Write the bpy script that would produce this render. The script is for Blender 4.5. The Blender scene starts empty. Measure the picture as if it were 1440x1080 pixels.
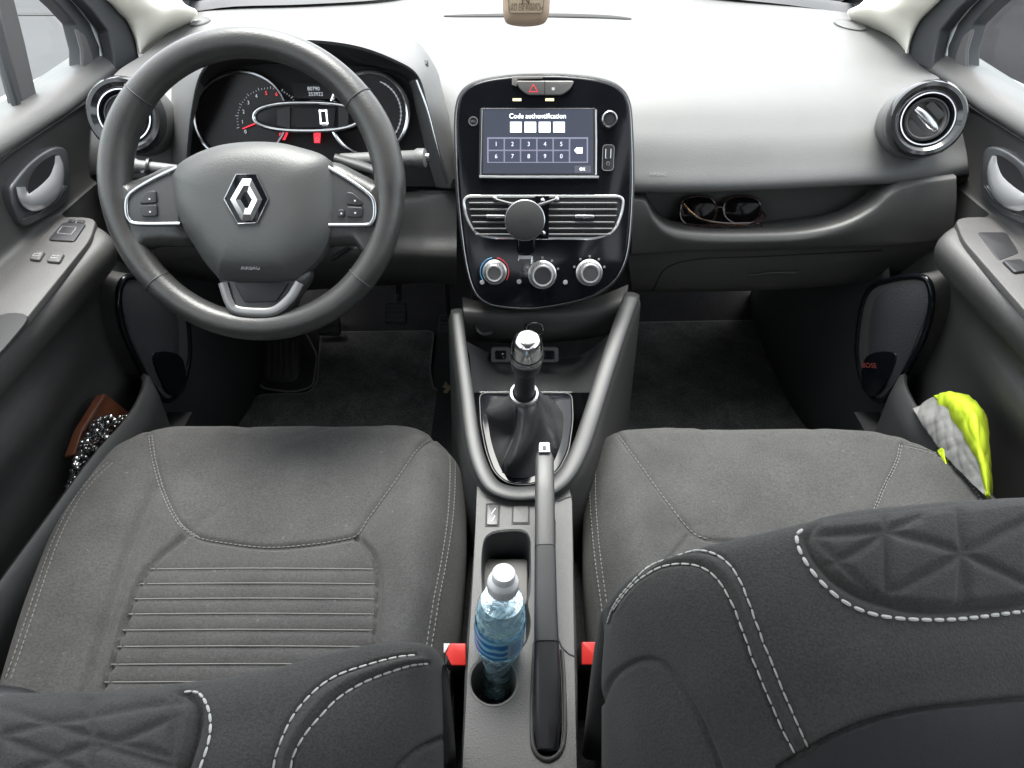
import bpy, math, random
import numpy as np
from mathutils import Vector
from mathutils.bvhtree import BVHTree
random.seed(7); np.random.seed(7)
SC = bpy.context.scene
COL = SC.collection
# ---------------------------------------------------------------- camera model (metres; car floor z=0, x right, y forward)
FPX = 900.0; PITCH = math.radians(41.5); CZ = 1.0
SN, CS = math.sin(PITCH), math.cos(PITCH)
CAM = np.array([0.0, 0.0, CZ])
XM = 0.04                                   # 2 * x of the car's middle plane (left/right mirror)
def V(*a): return np.array(a, float)
def ray(px, py):
    u = px-720.0; v = 540.0-py
    return V(u, v*SN+FPX*CS, v*CS-FPX*SN)   # depth component = FPX
def P(px, py, Y=None, Z=None, X=None, D=None):
    d = ray(px, py)
    if Y is not None: t = Y/d[1]
    elif Z is not None: t = (Z-CZ)/d[2]
    elif X is not None: t = X/d[0]
    else: t = D/FPX
    return CAM+d*t
def PP(px, py, o, n):
    d = ray(px, py); return CAM+d*(np.dot(o-CAM, n)/np.dot(d, n))
def proj(p):
    p = np.asarray(p)-CAM
    y, z = p[..., 1], p[..., 2]
    dep = y*CS-z*SN; up = y*SN+z*CS
    return np.stack([720+FPX*p[..., 0]/dep, 540-FPX*up/dep], -1)
def nrm(v): v = np.asarray(v, float); return v/max(1e-12, np.linalg.norm(v))
class Fr:
    """a plane: origin o, right ex, up ey, normal n (towards the viewer)"""
    def __init__(s, o, n, ex=(1, 0, 0)):
        s.o = np.asarray(o, float); s.n = nrm(n)
        ex = np.asarray(ex, float); s.ex = nrm(ex-s.n*np.dot(ex, s.n)); s.ey = np.cross(s.n, s.ex)
    def at(s, px, py, h=0.0): return PP(px, py, s.o+s.n*h, s.n)
    def loc(s, a, b, h=0.0): return s.o+s.ex*a+s.ey*b+s.n*h
    def uv(s, p): q = np.asarray(p)-s.o; return np.array([np.dot(q, s.ex), np.dot(q, s.ey)])
    def up(s, h): return Fr(s.o+s.n*h, s.n, s.ex)
    def to(s, px, py, h=0.0): return Fr(s.at(px, py, h), s.n, s.ex)
# ---------------------------------------------------------------- curves
def cr(pts, n=8, closed=False):
    pts = [np.asarray(p, float) for p in pts]; N = len(pts); out = []
    rng = N if closed else N-1
    for i in range(rng):
        if closed: a, b, c, d = pts[(i-1) % N], pts[i], pts[(i+1) % N], pts[(i+2) % N]
        else:
            b, c = pts[i], pts[i+1]
            a = pts[i-1] if i > 0 else 2*b-c
            d = pts[i+2] if i+2 < N else 2*c-b
        for k in range(n):
            t = k/n
            out.append(.5*((2*b)+(c-a)*t+(2*a-5*b+4*c-d)*t*t+(3*b-a-3*c+d)*t**3))
    if not closed: out.append(pts[-1])
    return out
def resample(pts, step=None, n=None, closed=False):
    pts = [np.asarray(p, float) for p in pts]
    if closed: pts = pts+[pts[0]]
    A = np.array(pts); s = np.r_[0, np.cumsum(np.linalg.norm(np.diff(A, axis=0), axis=1))]
    L = s[-1]
    if n is None: n = max(2, int(round(L/step)))
    t = np.linspace(0, L, n+1)
    if closed: t = t[:-1]
    return np.stack([np.interp(t, s, A[:, k]) for k in range(A.shape[1])], -1)
def crpatch(grid, nu=8, nv=8):
    """grid[row][col] of 3D points -> dense grid"""
    rows = [cr(r, nu) for r in grid]
    cols = list(zip(*rows))
    cols = [cr(c, nv) for c in cols]
    return np.array(cols).transpose(1, 0, 2)     # [row][col]
# ---------------------------------------------------------------- mesh accumulation
class M:
    def __init__(s): s.v = []; s.f = []
    def add(s, vs, fs):
        b = len(s.v); s.v += [tuple(map(float, p)) for p in vs]; s.f += [tuple(i+b for i in f) for f in fs]; return s
    def grid(s, G, closeu=False, flip=False):
        R, C = len(G), len(G[0]); vs = [p for r in G for p in r]; fs = []
        for i in range(R-1):
            for j in range(C if closeu else C-1):
                a, b = i*C+j, i*C+(j+1) % C; c, d = (i+1)*C+(j+1) % C, (i+1)*C+j
                fs.append((a, b, c, d) if not flip else (d, c, b, a))
        return s.add(vs, fs)
    def tube(s, path, r, closed=False, seg=10, sq=None, up=None):
        path = [np.asarray(p, float) for p in path]; N = len(path)
        rr = r if hasattr(r, '__len__') else [r]*N
        T = []
        for i in range(N):
            a = path[i-1] if (i > 0 or closed) else path[i]; b = path[(i+1) % N] if (i < N-1 or closed) else path[i]
            T.append(nrm(b-a))
        if up is not None: U = np.asarray(up, float)
        else:
            U = np.cross(T[0], V(0, 0, 1))
            if np.linalg.norm(U) < .1: U = np.cross(T[0], V(1, 0, 0))
        rings = []
        for i in range(N):
            if up is not None: U = np.asarray(up, float)
            U = nrm(U-T[i]*np.dot(U, T[i])); W = np.cross(T[i], U)
            ring = []
            for k in range(seg):
                a = 2*math.pi*k/seg; ca, sa = math.cos(a), math.sin(a)
                e = sq or (1, 1)
                ring.append(path[i]+U*ca*rr[i]*e[0]+W*sa*rr[i]*e[1])
            rings.append(ring)
        if closed: rings.append(rings[0]); 
        b = len(s.v)
        s.grid(rings, closeu=True)
        if not closed:
            s.f.append(tuple(b+k for k in range(seg))[::-1]); s.f.append(tuple(b+(N-1)*seg+k for k in range(seg)))
        return s
    def lathe(s, o, ax, prof, seg=32, ex=None, e=(1, 1)):
        ax = nrm(ax); U = np.cross(ax, V(0, 0, 1)) if ex is None else np.asarray(ex, float)
        if np.linalg.norm(U) < .1: U = V(1, 0, 0)
        U = nrm(U-ax*np.dot(U, ax)); W = np.cross(ax, U)
        rings = [[o+ax*h+(U*math.cos(2*math.pi*k/seg)*e[0]+W*math.sin(2*math.pi*k/seg)*e[1])*r for k in range(seg)] for r, h in prof]
        b = len(s.v); s.grid(rings, closeu=True)
        if 1e-6 < prof[0][0] < .003: s.f.append(tuple(b+k for k in range(seg))[::-1])
        if 1e-6 < prof[-1][0] < .003: s.f.append(tuple(b+(len(prof)-1)*seg+k for k in range(seg)))
        return s
    def prism(s, poly, off):
        n = len(poly); off = np.asarray(off, float)
        vs = list(poly)+[np.asarray(p)+off for p in poly]
        fs = [tuple(range(n))[::-1], tuple(range(n, 2*n))]+[(i, (i+1) % n, (i+1) % n+n, i+n) for i in range(n)]
        return s.add(vs, fs)
    def rings(s, rl, cap0=False, cap1=True):
        n = len(rl[0]); b = len(s.v); s.grid(rl, closeu=True)
        if cap0: s.f.append(tuple(b+k for k in range(n))[::-1])
        if cap1: s.f.append(tuple(b+(len(rl)-1)*n+k for k in range(n)))
        return s
    def box(s, c, ex, ey, ez, sx, sy, sz):
        c = np.asarray(c, float); ex, ey, ez = map(nrm, (ex, ey, ez)); vs = []
        for k in (-1, 1):
            for j in (-1, 1):
                for i in (-1, 1): vs.append(c+ex*i*sx/2+ey*j*sy/2+ez*k*sz/2)
        return s.add(vs, [(0, 2, 3, 1), (4, 5, 7, 6), (0, 1, 5, 4), (2, 6, 7, 3), (0, 4, 6, 2), (1, 3, 7, 5)])
def inset2(poly, d):
    """inset a 2D polygon (ccw or cw) by d"""
    A = np.array(poly); n = len(A); area = .5*np.sum(A[:, 0]*np.roll(A[:, 1], -1)-np.roll(A[:, 0], -1)*A[:, 1])
    sg = 1 if area > 0 else -1; out = []
    for i in range(n):
        a, b, c = A[i-1], A[i], A[(i+1) % n]
        e1 = nrm(b-a); e2 = nrm(c-b)
        n1 = V(-e1[1], e1[0])*sg; n2 = V(-e2[1], e2[0])*sg
        m = n1+n2; l = np.dot(m, m)
        m = m*(2/l) if l > .4 else m*(2/.4)
        out.append(b+m*.5*d*1.0 if False else b+m*d)
    return np.array(out)
def slab(m, fr, poly, h0, h1, b=.002, cap0=False):
    """poly = list of 3D points on (or near) frame fr; raises it from h0 to h1 with a rounded edge b"""
    uv = np.array([fr.uv(p) for p in poly])
    area = .5*np.sum(uv[:, 0]*np.roll(uv[:, 1], -1)-np.roll(uv[:, 0], -1)*uv[:, 1])
    if area < 0: uv = uv[::-1]
    L = lambda q, h: [fr.loc(a, c, h) for a, c in q]
    rl = [L(uv, h0), L(uv, h1-b)]
    for a in (30, 60, 90):
        t = math.radians(a); rl.append(L(inset2(uv, b*(1-math.cos(t))), h1-b+b*math.sin(t)))
    m.rings(rl, cap0=cap0); return m
def dome(m, poly, c, n, H, k=2.5, rings=14, skirt=0.0, h0=0.0):
    poly = [np.asarray(p, float) for p in poly]; c = np.asarray(c, float); n = nrm(n); rl = []
    if skirt: rl.append([p-n*skirt for p in poly])
    for i in range(rings+1):
        r = math.cos(math.pi/2*i/rings)
        if i == rings: r = .002
        rl.append([c+(p-c)*r+n*(h0+H*(1-r**k)) for p in poly])
    # make ccw seen from n
    a = np.cross(poly[1]-c, poly[len(poly)//4]-c)
    if np.dot(a, n) < 0: rl = [q[::-1] for q in rl]
    m.rings(rl, cap1=True); return m
def rrect(fr, sx, sy, r, n=5):
    out = []
    for cx, cy, a0 in ((sx/2-r, sy/2-r, 0), (-sx/2+r, sy/2-r, 90), (-sx/2+r, -sy/2+r, 180), (sx/2-r, -sy/2+r, 270)):
        for k in range(n+1):
            a = math.radians(a0+90*k/n); out.append(fr.loc(cx+r*math.cos(a), cy+r*math.sin(a)))
    return out
def roundpoly(pts, r, n=4):
    """round the corners of a 3D polygon"""
    out = []; N = len(pts)
    for i in range(N):
        a, b, c = map(np.asarray, (pts[i-1], pts[i], pts[(i+1) % N]))
        ra = min(r, .45*np.linalg.norm(a-b)); rc = min(r, .45*np.linalg.norm(c-b))
        p, q = b+nrm(a-b)*ra, b+nrm(c-b)*rc
        for k in range(n+1):
            t = k/n; out.append((1-t)**2*p+2*t*(1-t)*b+t*t*q)
    return out
# ---------------------------------------------------------------- objects
MIRROR = [False]
def props(o, label=None, cat=None, group=None, kind=None):
    if label: o['label'] = label
    if cat: o['category'] = cat
    if group: o['group'] = group
    if kind: o['kind'] = kind
def wloc(o):
    l = V(0, 0, 0)
    while o: l += V(*o.location); o = o.parent
    return l
def thing(name, label, cat, loc, group=None):
    o = bpy.data.objects.new(name, None); COL.objects.link(o); o.empty_display_size = .05
    loc = V(*loc)
    if MIRROR[0]: loc[0] = XM-loc[0]
    o.location = loc; props(o, label, cat, group); return o
def mk(name, m, mat, parent=None, sharp=38, bevel=0, label=None, cat=None, group=None, kind=None, solid=0, sub=0, weld=True):
    A = np.array(m.v, float); fs = m.f
    if MIRROR[0]: A[:, 0] = XM-A[:, 0]; fs = [f[::-1] for f in fs]
    org = wloc(parent) if parent else V(0, 0, 0)
    if parent is None and kind != 'structure': 
        org = V((A[:, 0].min()+A[:, 0].max())/2, (A[:, 1].min()+A[:, 1].max())/2, A[:, 2].min())
    me = bpy.data.meshes.new(name); me.from_pydata([tuple(p) for p in A-org], [], fs); me.validate(); me.update()
    import bmesh
    bm = bmesh.new(); bm.from_mesh(me)
    if weld: bmesh.ops.remove_doubles(bm, verts=bm.verts, dist=1e-5)
    ca = math.radians(sharp)
    for f in bm.faces: f.smooth = True
    for e in bm.edges:
        if len(e.link_faces) == 2 and e.calc_face_angle(0) > ca: e.smooth = False
    bm.to_mesh(me); bm.free()
    o = bpy.data.objects.new(name, me); COL.objects.link(o)
    if parent: o.parent = parent
    else: o.location = org
    me.materials.append(mat)
    if solid: md = o.modifiers.new('t', 'SOLIDIFY'); md.thickness = solid; md.offset = -1
    if bevel: md = o.modifiers.new('b', 'BEVEL'); md.width = bevel; md.segments = 3; md.limit_method = 'ANGLE'; md.angle_limit = math.radians(40); md.harden_normals = False
    if sub: md = o.modifiers.new('s', 'SUBSURF'); md.levels = sub; md.render_levels = sub
    props(o, label, cat, group, kind); return o
def bvh(m): return BVHTree.FromPolygons([Vector(p) for p in m.v], m.f)
def hit(b, px, py):
    d = Vector(ray(px, py)).normalized(); r = b.ray_cast(Vector(CAM), d)
    return None if r[0] is None else (np.array(r[0]), np.array(r[1])*(1 if r[1].dot(d) < 0 else -1))
def draw_on(b, pxs, n=10, closed=False, lift=0.0):
    """pixel polyline -> 3D polyline lying on the surface"""
    out = []; pts = cr([V(*p) for p in pxs], n, closed)
    for p in pts:
        h = hit(b, p[0], p[1])
        if h is not None: out.append(h[0]+h[1]*lift)
    return out
def stitches(m, path, pitch, ln, r, lift=.0006, norm=None, jit=0.0):
    pts = resample(path, step=pitch)
    for i in range(len(pts)-1):
        a, b = pts[i], pts[i+1]; c = (a+b)/2; d = nrm(b-a)
        if jit: d = nrm(d+np.random.randn(3)*jit)
        q = [c-d*ln/2, c-d*ln*.36, c, c+d*ln*.36, c+d*ln/2]
        if norm is not None: q = [x+norm*lift for x in q]
        m.tube(q, [r*.25, r*.85, r, r*.85, r*.25], seg=6)
    return m
def text(name, s, fr, size, mat, parent, h=.0004, align='CENTER', ext=.0002, bold=0.0, sx=1.0):
    cu = bpy.data.curves.new('t', 'FONT'); cu.body = s; cu.size = size; cu.align_x = align; cu.align_y = 'CENTER'
    cu.extrude = 0; cu.offset = bold; cu.resolution_u = 3
    ob = bpy.data.objects.new('t', cu); COL.objects.link(ob)
    dg = bpy.context.evaluated_depsgraph_get(); me = bpy.data.meshes.new_from_object(ob.evaluated_get(dg))
    m = M(); m.add([fr.loc(v.co.x*sx, v.co.y, h) for v in me.vertices], [tuple(p.vertices) for p in me.polygons])
    bpy.data.objects.remove(ob); bpy.data.curves.remove(cu); bpy.data.meshes.remove(me)
    return mk(name, m, mat, parent)
def pxdist(pix, line):
    """distance in pixels from every pixel position to a polyline"""
    line = np.array(line, float); best = np.full(pix.shape[:-1], 1e9)
    for a, b in zip(line[:-1], line[1:]):
        d = b-a; L = np.dot(d, d)+1e-9
        t = np.clip(((pix-a)@d)/L, 0, 1); q = a+t[..., None]*d
        best = np.minimum(best, np.linalg.norm(pix-q, axis=-1))
    return best
def gnormals(G):
    du = np.gradient(G, axis=1); dv = np.gradient(G, axis=0); n = np.cross(du, dv)
    return n/np.maximum(1e-12, np.linalg.norm(n, axis=-1, keepdims=True))
# ---------------------------------------------------------------- materials
def mat(name, col, rough=.5, metal=0, bump=0, scale=900, coat=0, spec=.5, var=0, vscale=8, sheen=0, fibre=False, emit=None, es=1, trans=0, ior=1.45, crough=.05, mott=None):
    m = bpy.data.materials.new(name); m.use_nodes = True; nt = m.node_tree; N = nt.nodes; L = nt.links
    b = N['Principled BSDF']; b.inputs['Base Color'].default_value = (*col, 1); b.inputs['Roughness'].default_value = rough
    b.inputs['Metallic'].default_value = metal; b.inputs['Specular IOR Level'].default_value = spec
    b.inputs['Coat Weight'].default_value = coat; b.inputs['Coat Roughness'].default_value = crough
    b.inputs['Transmission Weight'].default_value = trans; b.inputs['IOR'].default_value = ior
    if sheen: b.inputs['Sheen Weight'].default_value = sheen; b.inputs['Sheen Roughness'].default_value = .5
    if emit: b.inputs['Emission Color'].default_value = (*emit, 1); b.inputs['Emission Strength'].default_value = es
    tc = N.new('ShaderNodeTexCoord')
    if var or mott:
        nz = N.new('ShaderNodeTexNoise'); nz.inputs['Scale'].default_value = vscale; nz.inputs['Detail'].default_value = 6; nz.inputs['Roughness'].default_value = .65
        L.new(tc.outputs['Object'], nz.inputs['Vector'])
        rp = N.new('ShaderNodeValToRGB'); rp.color_ramp.elements[0].position = .3; rp.color_ramp.elements[1].position = .7
        lo = [c*(1-var) for c in col]; hi = [min(1, c*(1+var)) for c in col]
        rp.color_ramp.elements[0].color = (*lo, 1); rp.color_ramp.elements[1].color = (*hi, 1)
        L.new(nz.outputs['Fac'], rp.inputs['Fac'])
        out = rp.outputs['Color']
        if mott:                                   # fine light/dark flecks of woven cloth or carpet
            n2 = N.new('ShaderNodeTexNoise'); n2.inputs['Scale'].default_value = mott[0]; n2.inputs['Detail'].default_value = 2
            L.new(tc.outputs['Object'], n2.inputs['Vector'])
            r2 = N.new('ShaderNodeValToRGB'); r2.color_ramp.elements[0].position = .35; r2.color_ramp.elements[1].position = .65
            g0, g1 = 1-mott[1], 1+mott[1]
            r2.color_ramp.elements[0].color = (g0, g0, g0, 1); r2.color_ramp.elements[1].color = (g1, g1, g1, 1)
            L.new(n2.outputs['Fac'], r2.inputs['Fac'])
            mx = N.new('ShaderNodeMix'); mx.data_type = 'RGBA'; mx.blend_type = 'MULTIPLY'; mx.inputs[0].default_value = 1
            L.new(out, mx.inputs[6]); L.new(r2.outputs['Color'], mx.inputs[7]); out = mx.outputs[2]
            if len(mott) > 2:                     # dust specks
                n3 = N.new('ShaderNodeTexNoise'); n3.inputs['Scale'].default_value = 160; n3.inputs['Detail'].default_value = 1
                L.new(tc.outputs['Object'], n3.inputs['Vector'])
                r3 = N.new('ShaderNodeValToRGB'); r3.color_ramp.elements[0].position = .735; r3.color_ramp.elements[1].position = .80
                r3.color_ramp.elements[0].color = (0, 0, 0, 1); r3.color_ramp.elements[1].color = (mott[2],)*3+(1,)
                L.new(n3.outputs['Fac'], r3.inputs['Fac'])
                ad = N.new('ShaderNodeMix'); ad.data_type = 'RGBA'; ad.blend_type = 'ADD'; ad.inputs[0].default_value = 1
                L.new(out, ad.inputs[6]); L.new(r3.outputs['Color'], ad.inputs[7]); out = ad.outputs[2]
        L.new(out, b.inputs['Base Color'])
        mr = N.new('ShaderNodeMapRange'); mr.inputs['To Min'].default_value = max(0, rough-.07); mr.inputs['To Max'].default_value = min(1, rough+.07)
        L.new(nz.outputs['Fac'], mr.inputs['Value']); L.new(mr.outputs['Result'], b.inputs['Roughness'])
    if bump:
        if fibre:
            n1 = N.new('ShaderNodeTexVoronoi'); n1.inputs['Scale'].default_value = scale; o1 = n1.outputs['Distance']
        else:
            n1 = N.new('ShaderNodeTexNoise'); n1.inputs['Scale'].default_value = scale; n1.inputs['Detail'].default_value = 3; o1 = n1.outputs['Fac']
        L.new(tc.outputs['Object'], n1.inputs['Vector'])
        bp = N.new('ShaderNodeBump'); bp.inputs['Strength'].default_value = bump; bp.inputs['Distance'].default_value = .0006
        L.new(o1, bp.inputs['Height']); L.new(bp.outputs['Normal'], b.inputs['Normal'])
    return m
def glassmat(name, tint, gl=.02):
    m = bpy.data.materials.new(name); m.use_nodes = True; nt = m.node_tree; N = nt.nodes; L = nt.links
    for n in list(N):
        if n.type != 'OUTPUT_MATERIAL': N.remove(n)
    t = N.new('ShaderNodeBsdfTransparent'); t.inputs[0].default_value = (*tint, 1)
    g = N.new('ShaderNodeBsdfGlossy'); g.inputs['Roughness'].default_value = .02
    lw_ = N.new('ShaderNodeLayerWeight'); pw = N.new('ShaderNodeMath'); pw.operation = 'POWER'; pw.inputs[1].default_value = 4; L.new(lw_.outputs['Facing'], pw.inputs[0])
    f = N.new('ShaderNodeMath'); f.operation = 'MULTIPLY_ADD'; f.inputs[1].default_value = .25; f.inputs[2].default_value = gl; L.new(pw.outputs[0], f.inputs[0])
    mx = N.new('ShaderNodeMixShader'); L.new(f.outputs[0], mx.inputs[0]); L.new(t.outputs[0], mx.inputs[1]); L.new(g.outputs[0], mx.inputs[2])
    L.new(mx.outputs[0], N['Material Output'].inputs['Surface']); return m
DASH = mat('dash_plastic', (.088, .089, .088), .5, bump=.55, scale=520, var=.09, vscale=4, spec=.5)
DOORP = mat('door_plastic', (.052, .0515, .050), .46, bump=.5, scale=520, var=.12, vscale=6)
DARKP = mat('dark_plastic', (.030, .031, .032), .5, bump=.3, scale=1200, var=.08)
CONS = mat('console_plastic', (.052, .051, .050), .5, bump=.6, scale=560, var=.14, vscale=9)
RAIL = mat('satin_grey_trim', (.025, .0255, .026), .46, metal=.0, var=.04)
LEATH = mat('rim_leather', (.032, .032, .031), .33, bump=.5, scale=520, var=.22, vscale=14)
BAG = mat('airbag_plastic', (.044, .046, .045), .45, bump=.5, scale=560, var=.07)
GLOSS = mat('piano_black', (.004, .0045, .006), .10, coat=.0, spec=.25, var=.2, vscale=30)
MATTE = mat('matte_black', (.008, .008, .009), .7)
BLACK = mat('satin_black', (.018, .018, .02), .38, bump=.1)
CHROME = mat('chrome', (.75, .76, .77), .16, metal=1)
SATIN = mat('satin_chrome', (.42, .43, .44), .27, metal=1)
FAB = mat('seat_fabric', (.0325, .0325, .032), .95, bump=1, scale=480, var=.24, vscale=12, sheen=.05, mott=(400, .22, .03))
FABB = mat('backrest_fabric', (.033, .0325, .031), .95, bump=.9, scale=700, var=.16, vscale=10, sheen=.03, mott=(620, .22))
FABS = mat('side_fabric', (.05, .05, .052), .95, bump=.6, scale=1500, var=.08, vscale=9, sheen=.1, mott=(900, .25))
THREAD = mat('pale_thread', (.40, .40, .38), .8)
THREADG = mat('grey_thread', (.12, .12, .115), .85)
CARPET = mat('carpet', (.022, .022, .023), 1, bump=1, scale=500, var=.3, vscale=12, mott=(450, .5))
MATM = mat('mat_carpet', (.085, .086, .083), 1, bump=1, scale=420, var=.45, vscale=14, mott=(380, .5, .03))
MATB = mat('mat_border', (.16, .16, .16), .9, bump=.5, scale=700)
CREAM = mat('pillar_trim', (.78, .76, .67), .75, bump=.25, scale=1200, var=.03)
SEAL = mat('rubber_seal', (.03, .032, .035), .6)
PAINT = mat('silver_paint', (.42, .45, .44), .3, coat=.7, var=.03)
FRAME = mat('window_frame', (.06, .06, .06), .5)
GLASS = glassmat('window_glass', (.9, .95, .93))
WHITE = mat('white_print', (.45, .45, .45), .6)
GREYI = mat('grey_print', (.16, .16, .165), .6)
LIT = mat('lit_white', (.8, .85, .9), .5, emit=(.85, .92, 1), es=.42)
LITK = mat('lit_key_text', (.3, .32, .35), .5, emit=(.8, .85, 1), es=.20)
LITD = mat('lit_dim', (.5, .5, .5), .5, emit=(.7, .75, .85), es=.10)
LITR = mat('lit_red', (.6, .05, .05), .5, emit=(1, .03, .06), es=.22)
RED = mat('buckle_red', (.42, .02, .016), .4)
# ================================================================ world, sun, ground
W = bpy.data.worlds.new("World"); SC.world = W; W.use_nodes = True
wn, wl = W.node_tree.nodes, W.node_tree.links
sky = wn.new('ShaderNodeTexSky'); sky.sky_type = 'NISHITA'; sky.sun_disc = False
SUN_EL, SUN_AZ = math.radians(74), math.radians(-12)       # azimuth from +Y (ahead of the car) clockwise
sky.sun_elevation = SUN_EL; sky.sun_rotation = SUN_AZ; sky.air_density = 1.0; sky.dust_density = 3.0
hs = wn.new('ShaderNodeHueSaturation'); hs.inputs['Saturation'].default_value = .22      # overcast: nearly grey sky
wl.new(sky.outputs[0], hs.inputs['Color']); wl.new(hs.outputs[0], wn['Background'].inputs['Color'])
wn['Background'].inputs['Strength'].default_value = .15
sl = bpy.data.lights.new('sun', 'SUN'); sl.energy = 1.5; sl.angle = math.radians(38); sl.color = (1, .98, .94)
so = bpy.data.objects.new('sun', sl); COL.objects.link(so)
sd = Vector((math.sin(SUN_AZ)*math.cos(SUN_EL), math.cos(SUN_AZ)*math.cos(SUN_EL), math.sin(SUN_EL)))
so.rotation_euler = sd.to_track_quat('Z', 'Y').to_euler()
SC.view_settings.view_transform = 'Standard'; SC.view_settings.look = 'None'; SC.view_settings.exposure = 2.65; SC.view_settings.gamma = 1
cam = bpy.data.cameras.new('camera'); cam.sensor_width = 36; cam.lens = FPX/1440*36; cam.clip_start = .01; cam.clip_end = 400
co = bpy.data.objects.new('camera', cam); COL.objects.link(co); co.location = (0, 0, CZ); co.rotation_euler = (math.pi/2-PITCH, 0, 0); SC.camera = co
GZ = -.34
PAVE = mat('paving', (.075, .075, .078), .95, spec=.0, bump=.4, scale=300, var=.05, vscale=.6)
ASPH = mat('asphalt', (.018, .0175, .019), .95, spec=.0, bump=.8, scale=250, var=.12, vscale=.8)
g = M().box((0, 0, GZ-.05), (1, 0, 0), (0, 1, 0), (0, 0, 1), 160, 160, .1); mk('ground', g, ASPH, kind='structure')
g = M().box((-21.5, 0, GZ+.02), (1, 0, 0), (0, 1, 0), (0, 0, 1), 40, 120, .04); mk('pavement', g, PAVE, kind='structure')
# joint strip in the pavement seen through the driver's window
a, b_ = P(0, 20, Z=GZ+.044), P(130, 20, Z=GZ+.044)
g = M().box(((a+b_)/2)*V(1, 1, 0)+V(-4, 0, GZ+.043), (1, 0, 0), (0, 1, 0), (0, 0, 1), 14, .09, .006); mk('pavement_joint', g, mat('joint', (.02, .02, .02), .9), kind='structure')

# ================================================================ car shell
body = thing('car_body', 'silver car shell round the cabin with cream windscreen pillars and carpeted floor tub', 'car body', (0.02, .3, 0))
m = M().box((.02, .2, -.012), (1, 0, 0), (0, 1, 0), (0, 0, 1), 1.5, 3.3, .02); mk('floor_pan', m, CARPET, body)
# bulkhead and toe board (curved up from the floor)
rows = []
for y, z in ((1.30, -.002), (1.40, .01), (1.50, .08), (1.58, .2), (1.62, .4), (1.63, .68)):
    rows.append([V(x, y, z) for x in (-.72, -.4, 0, .4, .76)])
m = M().grid(crpatch(rows, 4, 4)); mk('bulkhead', m, CARPET, body)
# tunnel in the floor
pts = [V(x, 0, z) for x, z in ((-.2, 0), (-.12, .04), (-.09, .16), (-.04, .2), (.08, .2), (.13, .16), (.16, .04), (.24, 0))]
m = M().grid([[p+V(0, y, 0) for p in cr(pts, 4)] for y in (-.9, .3, .9, 1.4)]); mk('floor_tunnel', m, CARPET, body)
# roof, rear end, bonnet
rows = [[V(.02+x, y, z-.05*abs(x)**2) for x in np.linspace(-.62, .62, 9)] for y, z in ((.62, 1.27), (.45, 1.32), (0, 1.37), (-.6, 1.37), (-1.3, 1.28), (-1.6, 1.15))]
m = M().grid(crpatch(rows, 3, 4)); mk('unseen_roof', m, mat('headliner', (.35, .35, .33), .95), body, solid=.03)  # added overhead, out of view, to shade the cabin and shape the daylight
m = M().box((.02, -1.75, .35), (1, 0, 0), (0, 1, 0), (0, 0, 1), 1.5, .06, 1.25); mk('rear_panel', m, DARKP, body)  # out of view, added to close off sky light from the back
rows = [[V(.02+x, y, z-.10*abs(x)**2) for x in np.linspace(-.72, .72, 9)] for y, z in ((1.66, .60), (1.9, .58), (2.3, .50), (2.6, .34), (2.7, .1), (2.72, -.2))]
m = M().grid(crpatch(rows, 3, 4)); mk('bonnet', m, PAINT, body, solid=.02)
# A pillars (traced outlines set on the pillar's own plane, running up and back to the roof)
def poly_on_x(pxs, x, th, name, mt, parent, bev=.003, **k):
    pts = [P(a, b, X=x) for a, b in pxs]
    m = M().prism(pts, (-th, 0, 0)); return mk(name, m, mt, parent, bevel=bev, **k)
def pillar_trim():
    # rounded cream trim: lofted along its edges
    L = [(196, 76), (190, 52), (179, 28), (160, 8), (146, -8), (120, -40), (70, -90)]
    R = [(197, 76), (225, 56), (264, 19), (246, 4), (232, -12), (200, -50), (150, -110)]
    G = []
    for (a, b), (c, d) in zip(L, R):
        p, q = P(a, b, X=-.672), P(c, d, Y=P(a, b, X=-.672)[1]+.10)
        mid = (p+q)/2+V(.014, -.022, .006)
        G.append([p+V(-.02, .03, 0), p, p*.75+q*.25+V(.010, -.016, .003), mid, p*.25+q*.75+V(.006, -.012, .004), q, q+V(.0, .04, -.01)])
    m = M().grid(crpatch(G, 5, 6)); mk('pillar_trim', m, CREAM, body, solid=.004)
for s in (False, True):
    MIRROR[0] = s; pillar_trim()
    poly_on_x([(108, -8), (130, 14), (153, 44), (160, 75), (162, 100), (197, 84), (195, 76), (190, 52), (179, 28), (160, 8), (140, -12)], -.678, .02, 'door_seal', SEAL, body)
    # side panels out of view, built full height to block light from behind
    m = M().prism([V(-.74, y, z) for y, z in ((-.36, .0), (-.36, .70), (-.18, .72), (-.32, 1.22), (-.55, 1.24), (-.60, .72), (-1.0, .74), (-1.15, 1.2), (-1.76, 1.0), (-1.78, .0))], (-.05, 0, 0)); mk('unseen_side_panel', m, DARKP, body)
    m = M().prism([V(-.66, y, z) for y, z in ((.60, 1.24), (-1.6, 1.24), (-1.6, 1.17), (.55, 1.17))], (-.06, 0, 0)); mk('roof_rail', m, CREAM, body, bevel=.01)
    m = M().box((-.72, .6, .0), (1, 0, 0), (0, 1, 0), (0, 0, 1), .12, 2.2, .08); mk('door_sill', m, MATTE, body, bevel=.01)
MIRROR[0] = False
# windscreen, its black lower band
rows = []
for k, (y, z) in enumerate(((1.60, .69), (1.30, .93), (.95, 1.15), (.62, 1.27))):
    w = .60+.02*(3-k)/3
    rows.append([V(.02+x*w, y-.10*abs(x)**2.2+.0, z) for x in np.linspace(-1, 1, 9)])
m = M().grid(crpatch(rows, 3, 4)); mk('windscreen', m, glassmat('windscreen_glass', (.96, .98, .97)), body)
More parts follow.
